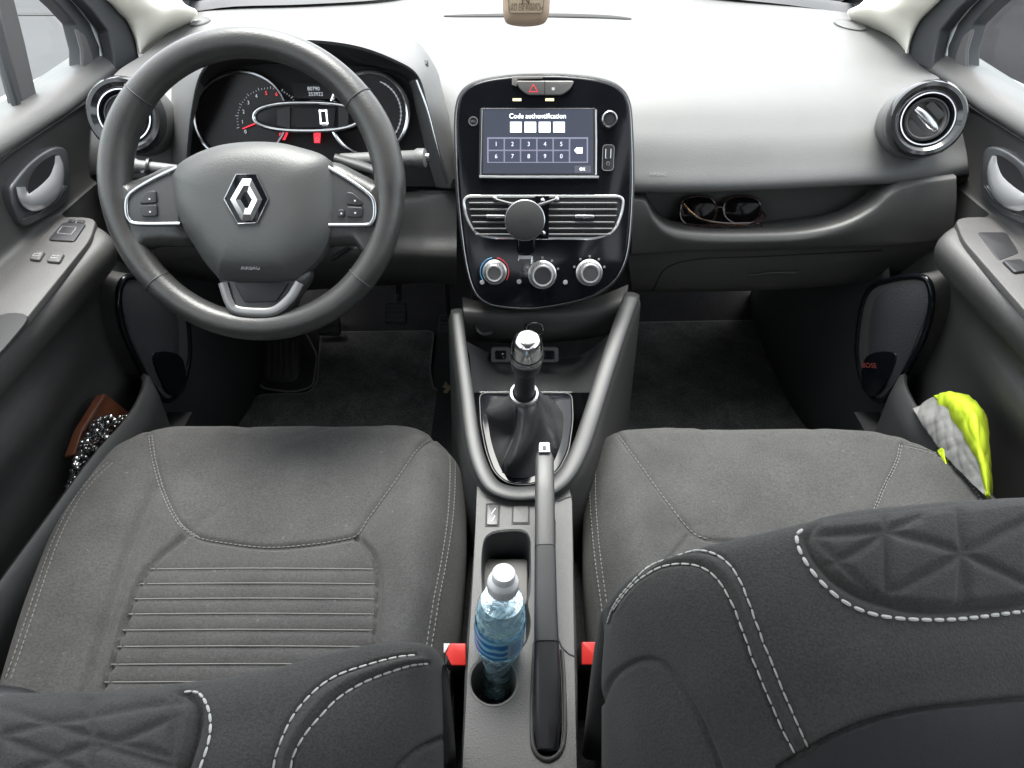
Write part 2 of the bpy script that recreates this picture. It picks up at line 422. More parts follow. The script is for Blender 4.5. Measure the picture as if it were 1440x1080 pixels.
# black screen border and cowl beyond the dash; last row added against stray light
G = []
for lx, ly, dy, dz in ((0, 0, 0, 0), (0, 0, .03, .012), (0, 0, .05, .006), (0, 0, .13, -.01), (0, 0, .22, -.07)):
    row = []
    for px, py in ((236, 2), (262, 16), (330, 9), (430, 6), (540, -1), (620, -16), (760, -24), (900, -20), (1010, -4), (1110, 7), (1205, 19), (1236, 6)):
        row.append(P(px, py, Y=1.455 if 250 < px < 1220 else 1.36)+V(0, dy, dz))
    G.append(row)
m = M().grid(crpatch(G, 4, 3)); mk('screen_border', m, SEAL, body)
m = M().box((.0, 1.71, .575), (1, 0, 0), (0, 1, 0), (0, 0, 1), 1.35, .12, .02); mk('cowl', m, BLACK, body)
wp = thing('windscreen_wiper', 'black wiper blade lying at the foot of the windscreen behind the steering wheel', 'wiper', (-.3, 1.58, .66), 'wipers at the foot of the windscreen')
mk('blade', M().tube([P(262, 2, Y=1.60), P(420, -4, Y=1.61), P(600, -12, Y=1.62)], .006, seg=6), BLACK, wp)
mk('arm', M().tube([P(330, -5, Y=1.63), P(470, -16, Y=1.66)], .007, seg=6), SEAL, wp)
wp = thing('windscreen_wiper', 'black wiper blade lying at the foot of the windscreen on the passenger side', 'wiper', (.4, 1.58, .66), 'wipers at the foot of the windscreen')
mk('blade', M().tube([P(1040, -8, Y=1.60), P(1120, -2, Y=1.6), P(1190, 8, Y=1.59)], .006, seg=6), BLACK, wp)
mk('arm', M().tube([P(990, -14, Y=1.63), P(1090, -8, Y=1.62)], .007, seg=6), SEAL, wp)

# ================================================================ doors
XD = -.67
def door(right):
    MIRROR[0] = right
    d = thing('car_door', 'front passenger door with chrome handle, one window switch and a lime vest in its pocket' if right else
              'driver side front door with chrome handle and four window switches on its armrest', 'car door', (XD, .3, .03), 'front doors')
    # inner panel
    prof = [(-.075, .690, 0), (-.03, .697, 0), (-.008, .695, 0), (.006, .686, 0), (.010, .674, 0), (.003, .667, 0), (-.004, .662, 0), (-.006, .62, 0), (-.004, .585, 0), (.000, .566, 0),
            (.02, .561, 1), (.055, .560, 1), (.088, .556, 1), (.100, .547, 1), (.101, .530, 1), (.088, .506, 1), (.058, .482, 1), (.038, .455, .8), (.032, .42, .3), (.030, .36, 0), (.030, .30, 0), (.026, .22, 0), (.02, .12, 0), (.0, .02, 0)]
    ys = [1.22, 1.15, 1.08, 1.0, .94, .90, .875, .86, .845, .825, .80, .76, .7, .62, .5, .35, .15, -.05, -.3]
    G = []
    for y in ys:
        a = min(1, max(0, (.872-y)/.062)); a = math.sin(a*math.pi/2)**.6 if a > 0 else 0
        rise = .0 if y > .55 else .0
        row = []
        for dd, z, k in prof:
            D_ = dd if k == 0 else dd*(a*k+(1-k))+.004*(1-a)*k
            if y > 1.0: D_ -= (y-1.0)*.10
            zz = z
            # raised ridge that sweeps down and back over the lower door
            if .05 < z < .45:
                zc = .425
                D_ += .022*math.exp(-((z-zc)/.026)**2)*min(1, max(0, (.80-y)/.15))
            row.append(V(XD+D_, y, zz+rise))
        G.append(row)
    m = M().grid(crpatch(G, 4, 3), flip=True); mk('inner_panel', m, DOORP, d, solid=.006, sharp=60)
    # seam under the sill capping
    m = M().tube([V(XD-.0005, y, .6655) for y in (1.16, .9, .6, .2, -.2)], .0032, seg=6); mk('sill_seam', m, SEAL, d)
    # outer skin and window frame
    m = M().prism([V(XD-.085, y, z) for y, z in ((1.2, .02), (1.2, .68), (-.35, .70), (-.35, .02))], (-.03, 0, 0)); mk('outer_skin', m, PAINT, d, bevel=.01)
    fx = XD-.04
    poly_on_x([(67, -8), (88, 12), (108, 34), (117, 70), (118, 118), (143, 108), (141, 66), (127, 32), (108, 8), (92, -8)], fx+.008, .025, 'window_seal', SEAL, d)
    poly_on_x([(92, -8), (108, 8), (127, 32), (141, 66), (143, 112), (163, 100), (160, 75), (152, 44), (130, 14), (108, -8)], fx+.01, .02, 'window_frame', PAINT, d)
    poly_on_x([(108, 40), (116, 70), (117, 118), (134, 112), (131, 78), (121, 50)], fx+.012, .006, 'frame_trim', FRAME, d)
    if not right:
        poly_on_x([(-6, -8), (19, -8), (36, 60), (54, 140), (34, 156), (14, 80)], fx+.01, .022, 'divider_bar', FRAME, d)
        poly_on_x([(-6, -8), (0, 20), (33, 152), (27, 155), (-8, 40)], fx+.016, .01, 'divider_seal', SEAL, d)
    else:
        # window frame edge that runs up out of the photo on the passenger side
        pass
    m = M().add([V(fx-.012, y, z) for y, z in ((1.19, .67), (1.10, .83), (.8, 1.02), (.3, 1.18), (-.35, 1.2), (-.35, .67))], [(0, 1, 2, 3, 4, 5)]); mk('window_glass', m, GLASS, d)
    # ---- handle in its dished bezel
    hf = Fr(V(XD+.000, .88, .60), (1, 0, .0), (0, -1, 0))
    T = lambda L, h=0: [hf.at(a, b, h) for a, b in L]
    bez = cr(T([(9, 270), (18, 251), (37, 229), (61, 211), (80, 206), (90, 214), (93, 241), (91, 276), (77, 294), (51, 310), (32, 318), (22, 308)]), 4, True)
    m = M(); slab(m, hf, bez, -.012, .006, .004); mk('handle_bezel', m, mat('bezel_grey', (.055, .058, .062), .3, coat=.3), d)
    hole = cr(T([(34, 254), (46, 233), (68, 218), (76, 222), (74, 247), (64, 268), (44, 281), (33, 272)], .007), 4, True)
    m = M(); c = sum(hole)/len(hole); dome(m, hole, c, hf.n, -.0006, h0=.0068, rings=6); mk('handle_cup_shade', m, MATTE, d)  # flat black patch paints the shade of the hollow behind the handle
    J = cr(T([(78, 219), (81, 236), (76, 258), (62, 274), (44, 283), (33, 277), (29, 263)], .011), 6)
    m = M(); n = len(J); m.tube(J, [.0065+.0065*math.sin(math.pi*min(1, i/n*1.15)) for i in range(n)], seg=14, sq=(.5, 1.2), up=hf.n); mk('door_handle', m, HCH, d)
    m = M().tube(T([(93, 262), (80, 283), (54, 300), (31, 309)], .007), .0012, seg=6); mk('bezel_edge', m, SATIN, d)
    # ---- switch panel on top of the armrest
    sf = Fr(V(XD+.055, .70, .5615), (0, 0, 1), (1, 0, 0))
    S = lambda L: [sf.at(a, b, 0) for a, b in L]
    out = roundpoly(S([(86, 306), (137, 308), (128, 338), (20, 472), (-60, 560), (-90, 520), (-20, 420)]), .02)
    m = M(); slab(m, sf, out, -.006, .0022, .0018); mk('switch_panel', m, CONS, d)
    m = M(); m.tube(roundpoly(S([(88, 311), (130, 313), (121, 337), (100, 364), (52, 360)]), .01), .0013, closed=True, seg=6)
    mk('switch_surround', m, GREYI, d)
    if not right:
        q = roundpoly(S([(91, 316), (123, 318), (106, 343), (69, 341)]), .006); m = M(); slab(m, sf, q, .001, .0045, .0012); mk('mirror_switch', m, BLACK, d)
        m = M(); m.tube(resample(S([(90, 322), (110, 324), (102, 334), (82, 332)]), n=12, closed=True)+V(0, 0, .0046), .0006, closed=True, seg=5); mk('mirror_symbol', m, GREYI, d)
        for q in ([(52, 357), (66, 358), (58, 371), (43, 369)], [(75, 359), (93, 361), (86, 374), (67, 372)]):
            m = M(); slab(m, sf, roundpoly(S(q), .004), .001, .006, .0018); w = mk('window_switch', m, CONS, d)
            c = sum(S(q))/4; m = M(); m.tube([c+sf.ex*a+sf.ey*b+sf.n*.0062 for a, b in ((-.004, -.003), (.004, -.003), (.004, .003), (-.004, .003))], .0004, closed=True, seg=4); mk('switch_symbol', m, WHITE, w)
        for q in ([(100, 311), (108, 312), (105, 316), (96, 315)], [(112, 312), (121, 313), (119, 317), (109, 316)]):
            m = M(); slab(m, sf, roundpoly(S(q), .002), .001, .004, .001); mk('lock_switch', m, BLACK, d)
    else:
        q = roundpoly([sf.at(a, b, 0) for a, b in ((107, 329), (66, 329), (50, 358), (80, 369))], .006); m = M(); slab(m, sf, q, .001, .003, .001); mk('blank_plate', m, BLACK, d)
        q = roundpoly([sf.at(a, b, 0) for a, b in ((76, 371), (50, 369), (34, 385), (60, 388))], .004); m = M(); slab(m, sf, q, .001, .006, .0018); mk('window_switch', m, BLACK, d)
    # armrest pull cup, dark, behind the switches
    q = cr([sf.at(a, b) for a, b in ((2, 446), (40, 447), (22, 476), (-20, 520), (-60, 540), (-40, 480))], 4, True)
    m = M(); slab(m, sf, q, 0, .0035, .001); mk('pull_cup', m, MATTE, d)
    # ---- door speaker
    kf = Fr(P(205, 470, X=XD+.075), (1, -.38, .05), (0, -1, 0))
    K = lambda L, h=0: [kf.at(a, b, h) for a, b in L]
    rim = cr(K([(166, 398), (182, 388), (215, 392), (245, 405), (258, 440), (262, 500), (250, 545), (228, 562), (196, 520), (172, 470), (163, 430)], 0), 4, True)
    m = M(); slab(m, kf, rim, -.07, .008, .006); mk('speaker_pod', m, DOORP, d)
    mk('speaker_surround', M().tube([p+kf.n*.006 for p in rim], .0052, closed=True, seg=10), GLOSS, d)
    gr = cr(K([(174, 406), (186, 398), (214, 402), (240, 414), (250, 446), (252, 498), (240, 532), (222, 545), (202, 512), (184, 468), (172, 430)], .011), 4, True)
    m = M(); dome(m, gr, sum(gr)/len(gr), kf.n, .006, h0=-.001, rings=8)
    sp = mk('speaker_grille', m, GRILLE, d)
    bd = kf.to(234, 516, .016) if not right else kf.to(234, 516, .016)
    q = cr([kf.at(a, b, .012) for a, b in ((212, 498), (236, 494), (256, 506), (258, 545), (240, 556), (222, 530))], 4, True)
    m = M(); slab(m, kf.up(.012), q, -.004, .004, .002); mk('speaker_badge', m, GLOSS, d)
    MIRROR[0] = False
    if right:
        bn = V(-1, -.38, .05); bf = Fr(PP(1223, 514, V(XM-bd.o[0], bd.o[1], bd.o[2])+nrm(bn)*.002, bn), bn, (.38, -1, .75)) 
        text('badge_text', 'BOSE', bf, .0125, LITRD, d, h=.001)
    MIRROR[0] = right
    # ---- map pocket
    Yf = .83
    lip = [V(XD+.028, .815, .30), V(XD+.062, .80, .315), V(XD+.090, .765, .327), V(XD+.104, .71, .333), V(XD+.107, .66, .338), V(XD+.107, .59, .350), V(XD+.105, .50, .355), V(XD+.10, .3, .36), V(XD+.10, -.1, .36)]
    lp = cr(lip, 6)
    G = [[p+V(-.008, 0, -.02) for p in lp], [p+V(-.006, 0, -.002) for p in lp], [p+V(-.002, 0, .001) for p in lp], [p+V(.002, 0, -.003) for p in lp],
         [p+V(.002, 0, -.04) for p in lp], [V(p[0]-.010, p[1]-.01, .10) for p in lp], [V(p[0]-.02, p[1]-.02, .02) for p in lp]]
    m = M().grid(np.array(G), flip=True); mk('pocket_wall', m, DARKP, d, solid=.003, sharp=60)
    m = M().box((XD+.06, .35, .2), (1, 0, 0), (0, 1, 0), (0, 0, 1), .075, .95, .006); mk('pocket_floor', m, MATTE, d)
    MIRROR[0] = False
    return d
HCH = mat('handle_chrome', (.62, .63, .64), .20, metal=.65)
GRILLE = mat('speaker_mesh', (.026, .026, .03), .7, bump=1, scale=420, fibre=True)
LITRD = mat('red_print', (.22, .04, .03), .6)
door(False); door(True)
# ================================================================ dashboard
dash = thing('dashboard', 'dark grey dashboard with instrument hood, glossy black centre panel and round side vents', 'dashboard', (.04, 1.1, .3))
T3 = lambda L: [P(a, b, Y=y) for a, b, y in L]
top = [
 T3([(262, 19, 1.46), (330, 12, 1.46), (430, 9, 1.46), (540, 2, 1.46), (620, -13, 1.46), (760, -21, 1.46), (900, -17, 1.46), (1010, -1, 1.46), (1110, 8, 1.46), (1160, 14, 1.46), (1222, 21, 1.46)]),
 T3([(228, 54, 1.33), (310, 36, 1.36), (420, 34, 1.36), (530, 34, 1.36), (640, 30, 1.36), (760, 28, 1.36), (870, 30, 1.36), (1000, 33, 1.35), (1130, 38, 1.34), (1190, 40, 1.33), (1262, 52, 1.33)]),
 T3([(199, 78, 1.20), (290, 90, 1.2), (400, 95, 1.2), (520, 95, 1.2), (640, 85, 1.2), (760, 80, 1.2), (880, 80, 1.19), (1020, 80, 1.18), (1160, 84, 1.18), (1230, 88, 1.18), (1302, 97, 1.20)]),
 T3([(160, 106, 1.08), (262, 116, 1.09), (380, 140, 1.12), (510, 140, 1.12), (640, 118, 1.05), (760, 120, 1.04), (882, 122, 1.04), (1030, 124, 1.05), (1180, 124, 1.06), (1250, 120, 1.07), (1322, 112, 1.08)]),
 T3([(134, 160, .995), (250, 165, 1.0), (370, 190, 1.10), (500, 190, 1.10), (640, 170, .975), (760, 180, .96), (886, 184, .965), (1040, 186, .975), (1200, 182, .985), (1275, 176, .99), (1345, 160, .99)]),
 T3([(128, 200, .965), (248, 210, .97), (370, 230, 1.08), (500, 230, 1.08), (640, 225, .935), (760, 235, .92), (888, 238, .925), (1045, 236, .935), (1205, 228, .945), (1285, 222, .95), (1358, 210, .96)]),
 T3([(128, 235, .955), (248, 245, .955), (370, 255, 1.06), (500, 255, 1.06), (640, 258, .925), (760, 262, .91), (888, 262, .912), (1045, 260, .92), (1205, 252, .93), (1288, 247, .935), (1361, 236, .945)]),
 T3([(132, 246, .962), (250, 256, .96), (370, 262, 1.06), (500, 262, 1.06), (640, 267, .932), (760, 270, .918), (888, 271, .92), (1045, 269, .927), (1205, 261, .937), (1288, 256, .942), (1358, 246, .955)]),
]
top.append([p+V(0, .03, -.004) for p in top[-1]])
top.append([p+V(0, .10, -.0) for p in top[-2]])
DG = crpatch(top, 8, 8)
dm = M().grid(DG); mk('dash_top', dm, DASH, dash, sharp=70); DB = bvh(dm)
# outer ends of the dash
for cidx in (0, -1):
    edge = [DG[i][cidx] for i in range(len(DG)-16)]
    sx = -1 if cidx == 0 else 1
    m = M().grid([[p for p in edge], [p+V(sx*.012, .01, -.01) for p in edge], [p*V(1, 1, 0)+V(sx*.01, .06, min(.5, p[2]-.05)) for p in edge]], flip=(cidx == 0)); mk('dash_end', m, DARKP, dash)
# defroster slot
m = M(); pts = [hit(DB, x, y)[0]+V(0, 0, .001) for x, y in ((624, 23), (700, 22), (780, 22), (850, 24), (888, 27))]
pts = cr(pts, 5); n = len(pts); m.tube(pts, [.0012+.003*math.sin(math.pi*i/(n-1))**.5 for i in range(n)], seg=6, sq=(1.6, .5), up=(0, 1, .2)); mk('defroster_slot', m, MATTE, dash)
# round sensor discs near the pillars
for x, y, r in ((1195, 36, .030), (282, 32, .020)):
    h = hit(DB, x, y); m = M().lathe(h[0], h[1], [(r, -.002), (r, .0015), (r*.94, .003), (r*.86, .002), (r*.3, .003), (.0, .0035)], 28); mk('speaker_cover', m, DASH, dash)
# airbag lettering pressed into the dash
h = hit(DB, 925, 245); text('airbag_mark', 'AIRBAG', Fr(h[0], h[1]), .0075, GREYI, dash, h=.0012)
# ---- round vents
def vent(right):
    MIRROR[0] = right
    c = P(178, 163, Y=.935) if not right else P(1302, 168, Y=.935)*V(-1, 1, 1)+V(XM, 0, 0)
    n = nrm((.12 if not right else .22, -.90, .42)); U = nrm(np.cross(V(0, 0, 1), n)); fr = Fr(c, n, U)
    R = .049
    m = M().lathe(c, n, [(R+.003, -.05), (R+.003, -.022), (R+.003, -.010), (R+.001, -.005)], 48); mk('vent_pod', m, DASH, dash)
    v = mk('vent_ring', M().lathe(c, n, [(R+.003, -.006), (R+.003, .004), (R-.001, .010), (R-.006, .0105), (R-.012, .006), (R-.013, -.004)], 56), mat('vent_ring_gloss', (.02, .021, .022), .12, metal=.2, coat=.4), dash)
    mk('chrome_ring', M().lathe(c, n, [(R-.0132, .005), (R-.0138, .008), (R-.0155, .008), (R-.0162, .003)], 56), CHROME, v)
    mk('vent_back', M().lathe(c, n, [(R-.010, -.03), (R-.012, -.004), (R-.016, -.004), (R-.018, -.02), (.001, -.021)], 40), MATTE, v)
    mk('vent_barrel', M().lathe(c, n, [(R-.020, -.02), (R-.020, .001), (R-.0225, .004), (R-.025, .001), (R-.026, -.010), (.001, -.010)], 48), DASH, v)
    mk('barrel_ring', M().lathe(c, n, [(R-.0200, .001), (R-.0205, .004), (R-.0225, .0045), (R-.024, .002)], 48), BLACK, v)
    aa = math.radians(38 if right else 70); sl_ = nrm(fr.ex*math.cos(aa)+fr.ey*math.sin(aa)); tr = np.cross(n, sl_)
    m = M()
    for o in (-.017, .017):
        w = math.sqrt(max(0, (R-.027)**2-o*o))*2
        m.box(c+tr*o+n*-.004, sl_, nrm(tr*.8+n*.5), np.cross(sl_, nrm(tr*.8+n*.5)), w, .010, .0015)
    mk('vent_slat', m, DASH, v)
    m = M(); w = (R-.028); path = [c+sl_*(w*t)+n*(.004-.003*t*t) for t in np.linspace(-1, 1, 13)]
    m.tube(path, [.0052*(1-.35*abs(t)**3) for t in np.linspace(-1, 1, 13)], seg=12, sq=(.8, 1.25), up=n); mk('vent_knob', m, SATIN, v)
    MIRROR[0] = False
vent(False); vent(True)
# ---- instrument hood
lip = T3([(258, 262, .93), (262, 220, .93), (268, 160, .925), (281, 104, .92), (310, 76, .915), (360, 62, .91), (430, 56, .905), (500, 64, .905), (556, 84, .91), (588, 106, .915), (602, 150, .90), (618, 210, .89), (634, 262, .885)])
back = T3([(236, 262, .96), (238, 220, .97), (240, 150, 1.02), (248, 90, 1.12), (285, 50, 1.22), (350, 30, 1.28), (430, 24, 1.30), (510, 28, 1.29), (575, 50, 1.24), (610, 90, 1.15), (630, 150, 1.02), (640, 205, .96), (646, 262, .92)])
lining = T3([(272, 262, .99), (272, 220, .99), (277, 165, .995), (292, 120, 1.0), (325, 98, 1.0), (370, 90, 1.0), (430, 88, 1.0), (495, 92, 1.0), (545, 100, 1.0), (574, 116, .995), (584, 155, .985), (594, 210, .975), (604, 262, .965)])
a, b_, c_ = (np.array(cr(q, 7)) for q in (lip, back, lining))
m = M().grid([b_, b_*.6+a*.4+V(0, 0, .012), b_*.25+a*.75+V(0, 0, .010), a*.97+b_*.03+V(0, 0, .003), a, a*.98+c_*.02+V(0, 0, -.003)]); mk('instrument_hood', m, DASH, dash, sharp=70)
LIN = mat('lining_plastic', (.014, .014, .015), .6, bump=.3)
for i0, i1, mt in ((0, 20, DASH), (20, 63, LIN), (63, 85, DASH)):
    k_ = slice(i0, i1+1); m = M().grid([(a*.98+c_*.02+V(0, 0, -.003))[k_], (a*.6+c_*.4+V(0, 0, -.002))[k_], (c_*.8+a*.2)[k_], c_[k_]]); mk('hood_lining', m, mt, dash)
m = M().tube([q+V(0, -.002, 0) for q in cr(T3([(586, 112, .905), (600, 150, .892), (615, 208, .882), (628, 258, .876)]), 6)], .0013, seg=6); mk('hood_edge_line', m, SATIN, dash)
# ---- instrument cluster
cf = Fr(P(430, 165, Y=.972), (0, -.93, .36))
C = lambda L, h=0: [cf.at(x, y, h) for x, y in L]
cl = mk('instrument_cluster', M().prism([cf.at(x, y, -.004) for x, y in ((262, 262), (266, 90), (600, 90), (618, 262))], (0, .02, 0)), MATTE, dash)
def ell(cx, cy, rx, ry, h=0, n=40, a0=0, a1=360, tilt=0):
    full = abs(a1-a0) >= 360; k = n if full else n+1; out = []
    for i in range(k):
        t = math.radians(a0+(a1-a0)*i/n); x, y = rx*math.cos(t), ry*math.sin(t); c, s = math.cos(math.radians(tilt)), math.sin(math.radians(tilt))
        out.append(cf.at(cx+x*c-y*s, cy+x*s+y*c, h))
    return out
mk('gauge_face', M().rings([ell(338, 163, 64, 60, .001), ell(338, 163, 62, 58, .0005)]), mat('gauge_black', (.007, .005, .006), .25, spec=.3), cl)
mk('gauge_ring', M().tube(ell(338, 163, 66, 62, .006), .0030, closed=True, seg=8), mat('dark_chrome', (.3, .3, .31), .2, metal=1), cl)
mk('gauge_face', M().rings([ell(519, 160, 54, 58, .001), ell(519, 160, 52, 56, .0005)]), mat('gauge_black', (.007, .005, .006), .25, spec=.3), cl)
mk('gauge_ring', M().tube(ell(519, 160, 55, 59, .006), .0032, closed=True, seg=8), CHROME, cl)
# rev counter: scale, ticks, figures, red needle
m = M()
for i in range(0, 33):
    t = math.radians(150-i*7.1+0); r0, r1 = 40, (44 if i % 4 == 0 else 42.5)
    u, w = math.cos(t), math.sin(t)
mm = M(); cx, cy = 378, 168
for i in range(30):
    t = math.radians(215-i*5.4-20)
    r0 = 43; r1 = 47 if i % 4 == 0 else 45
    a = cf.at(cx+r0*math.cos(t), cy-r0*math.sin(t), .003); b2 = cf.at(cx+r1*math.cos(t), cy-r1*math.sin(t), .003); mm.tube([a, b2], .0003, seg=4)
mk('scale_ticks', mm, LITD, cl)
for i, s in enumerate('0123456'):
    t = math.radians(208-i*22.5)
    f2 = Fr(cf.at(cx+37*math.cos(t), cy-37*math.sin(t), .003), cf.n); text('scale_figure', s, f2, .0072, LITD if i < 5 else LITR, cl)
m = M().tube([cf.at(378, 166, .006), cf.at(341, 181, .005)], [.0014, .0007], seg=6); mk('needle', m, LITR, cl)
m = M().tube(ell(519, 160, 45, 48, .003, a0=-70, a1=50), .0005, seg=4); mk('scale_arc', m, LITD, cl)
mm = M()
for i in range(22):
    t = math.radians(60-i*7); mm.tube([cf.at(519+43*math.cos(t), 160-46*math.sin(t), .003), cf.at(519+47*math.cos(t), 160-50*math.sin(t), .003)], .0003, seg=4)
mk('scale_ticks', mm, LITD, cl)
# trip display
q = C([(408, 116), (470, 118), (466, 139), (415, 138)], .004); mk('trip_display', M().prism(q[::-1], cf.n*.001), mat('display_glass', (.006, .006, .007), .25, spec=.3), cl)
text('display_text', '80790', cf.to(441, 125, .006), .0072, LITD, cl); text('display_text', '353922', cf.to(444, 132.5, .006), .0072, LITD, cl)
# long oval pod with the figure 0
ov = ell(458, 164, 100, 20.5, .014, n=64)
for i in range(len(ov)):
    pass
def sup(cx, cy, rx, ry, h, p=2.4, n=64):
    out = []
    for i in range(n):
        t = 2*math.pi*i/n; c, s = math.cos(t), math.sin(t)
        out.append(cf.at(cx+rx*abs(c)**(2/p)*(1 if c > 0 else -1), cy+ry*abs(s)**(2/p)*(1 if s > 0 else -1), h))
    return out
m = M().rings([sup(432, 164, 74, 20, -.004), sup(432, 164, 75, 20, .012), sup(432, 164, 71, 17, .013)]); mk('speed_pod', m, mat('pod_face', (.006, .006, .007), .3, spec=.3), cl)
mk('pod_ring', M().tube(sup(432, 164, 75, 20, .014), .0032, closed=True, seg=10), CHROME, cl)
q = C([(412, 152), (472, 152), (470, 179), (415, 179)], .014); mk('speed_display', M().prism(q[::-1], cf.n*.001), mat('display_glass', (.010, .010, .011), .3, spec=.3), cl)
for q in ([(390, 154), (408, 150), (408, 181), (390, 176)], [(476, 150), (490, 153), (490, 177), (476, 181)]):
    mk('pod_wing', M().prism(C(q, .014)[::-1], cf.n*.001), mat('pod_wing_grey', (.03, .03, .031), .4), cl)
fz = cf.to(455, 164.5, .0165)
m = M(); 
for (x0, y0, x1, y1) in ((-.0058, .0095, .0058, .0075), (-.0058, -.0075, .0058, -.0095), (-.0058, .0095, -.0036, -.0095), (.0036, .0095, .0058, -.0095)):
    m.prism([fz.loc(x0, y1), fz.loc(x1, y1), fz.loc(x1, y0), fz.loc(x0, y0)], fz.n*.0004)
mk('speed_figure', m, LIT, cl)
text('speed_unit', 'km/h', cf.to(457, 176, .0165), .004, LITD, cl)
# red warning lamps below the pod
q = C([(393, 187), (406, 185), (401, 197), (393, 196)], .004); mk('warning_lamp', M().prism(q[::-1], cf.n*.0006), LITR, cl)
q = C([(441, 186), (451, 186), (450, 201), (442, 201)], .004); mk('warning_lamp', M().prism(q[::-1], cf.n*.0006), LITR, cl)
mk('lamp_symbol', M().tube([cf.at(446+2.4*math.cos(t), 196+2.8*math.sin(t), .006) for t in np.linspace(0, 6, 9)], .0004, seg=4), WHITE, cl)
# ---- lower dash on the driver's side, steering column cowl
low = [T3([(150, 258, 1.0), (260, 262, 1.0), (400, 262, 1.0), (560, 266, .965), (600, 268, .935), (642, 268, .925)]),
       T3([(148, 275, .93), (260, 278, .95), (400, 280, .94), (560, 280, .922), (600, 280, .918), (642, 280, .915)]),
       T3([(150, 330, .92), (260, 330, .93), (400, 330, .92), (560, 330, .895), (600, 330, .885), (642, 330, .880)]),
       T3([(165, 375, .95), (260, 375, .95), (400, 372, .94), (560, 366, .88), (600, 368, .865), (642, 370, .86)]),
       T3([(180, 400, 1.05), (260, 396, 1.05), (400, 392, 1.04), (560, 392, .98), (600, 396, .97), (642, 400, .96)]),
       T3([(190, 420, 1.3), (260, 416, 1.3), (400, 410, 1.3), (560, 400, 1.3), (600, 396, 1.3), (642, 394, 1.3)])]
m = M().grid(crpatch(low, 6, 6)); mk('lower_dash', m, DOORP, dash, sharp=60)
# ---- passenger shelf and lower dash
lipp = [(888, 279), (908, 283), (918, 302), (940, 322), (985, 330), (1060, 331), (1130, 328), (1185, 316), (1226, 295), (1252, 273), (1280, 260), (1345, 250)]
LY = [.915, .915, .91, .905, .905, .905, .905, .905, .91, .915, .92, .93]
r0 = [P(a, b, Y=y) for (a, b), y in zip(lipp, LY)]
dn = [(888, 356), (905, 355), (925, 354), (950, 353), (990, 352), (1050, 351), (1120, 349), (1180, 347), (1225, 345), (1262, 342), (1300, 338), (1338, 330)]
r2 = [P(a, b, Y=.908) for a, b in dn]
rows = [[p+V(0, .045, -.004) for p in r0], [p+V(0, .012, .0012) for p in r0], [p+V(0, .002, .001) for p in r0], [p+V(0, -.004, -.005) for p in r0],
        [p*.55+q*.45+V(0, -.006, 0) for p, q in zip(r0, r2)], r2, [p+V(0, .012, -.008) for p in r2], [p+V(0, .03, -.012) for p in r2]]
gl = [(888, 410), (905, 411), (930, 411), (960, 410), (1000, 410), (1050, 409), (1110, 407), (1170, 402), (1215, 396), (1250, 388), (1285, 376), (1320, 360)]
r5 = [P(a, b, Y=.985) for a, b in gl]
rows += [[p*.6+q*.4+V(0, -.01, -.004) for p, q in zip(rows[-1], r5)], r5, [p+V(0, .10, -.01) for p in r5], [p+V(0, .4, .0) for p in r5]]
lm = M().grid(crpatch(rows, 4, 5)); mk('passenger_dash', lm, DOORP, dash, sharp=60); LB = bvh(lm)
bw = [(888, 262), (905, 270), (925, 300), (950, 312), (985, 316), (1060, 316), (1110, 308), (1160, 302), (1200, 290), (1232, 272), (1262, 262), (1290, 255)]
r1 = [P(a, b, Y=.972) for a, b in bw]
rows = [[p+V(0, .03, -.003) for p in r0], [p*.5+q*.5+V(0, 0, -.002) for p, q in zip(r0, r1)], r1, [p+V(0, .004, .006) for p in r1]]
rt = [V(p[0], .985, .64) for p in r1]
rows += [[p*.5+q*.5 for p, q in zip(rows[-1], rt)], rt]
m = M().grid(crpatch(rows, 4, 4)); mk('shelf_tray', m, DOORP, dash, sharp=60)
m = M()
for x in (960, 1005, 1050, 1095, 1135, 1172):
    p, q = P(x, 329, Y=.925), P(x-6, 317, Y=.985); m.tube([p+V(0, 0, .002), q+V(0, 0, .002)], .0011, seg=5)
mk('shelf_rib', m, MATTE, dash)
# glovebox outline and handle
gp = draw_on(LB, [(918, 408), (938, 376), (985, 364), (1060, 361), (1140, 357), (1240, 352)], 6, lift=.0003)
if len(gp) > 3: mk('glovebox_seam', M().tube(gp, .0013, seg=5), MATTE, dash)
hp = draw_on(LB, [(1052, 386), (1085, 382), (1120, 382)], 5, lift=.001)
if len(hp) > 2: mk('glovebox_handle', M().tube(hp, .004, seg=8, sq=(1, .5)), DARKP, dash)

# ================================================================ centre panel (piano black)
pf = Fr(V(.045, .853, .606), (0, -.906, .423))
Q = lambda L, h=0: [pf.at(x, y, h) for x, y in L]
outl = [(765, 107), (800, 108), (840, 113), (868, 124), (883, 146), (887, 190), (888, 260), (885, 320), (879, 362), (864, 392), (836, 413), (800, 424), (750, 432), (708, 430), (684, 424), (668, 408), (658, 376), (651, 330), (645, 270), (642, 200), (643, 155), (652, 130), (674, 116), (712, 109)]
PO = cr(Q(outl), 5, True)
pan = M(); slab(pan, pf, PO, -.004, .008, .004); CP = mk('center_panel', pan, GLOSS, dash)
big = [p+nrm(p-pf.o)*.004 for p in PO]
m = M(); slab(m, pf, big, -.09, .0045, .003); mk('panel_surround', m, RAIL, dash)
mk('panel_edge', M().tube([p+pf.n*.005 for p in PO], .0011, closed=True, seg=6), SATIN, CP)
h = .0082
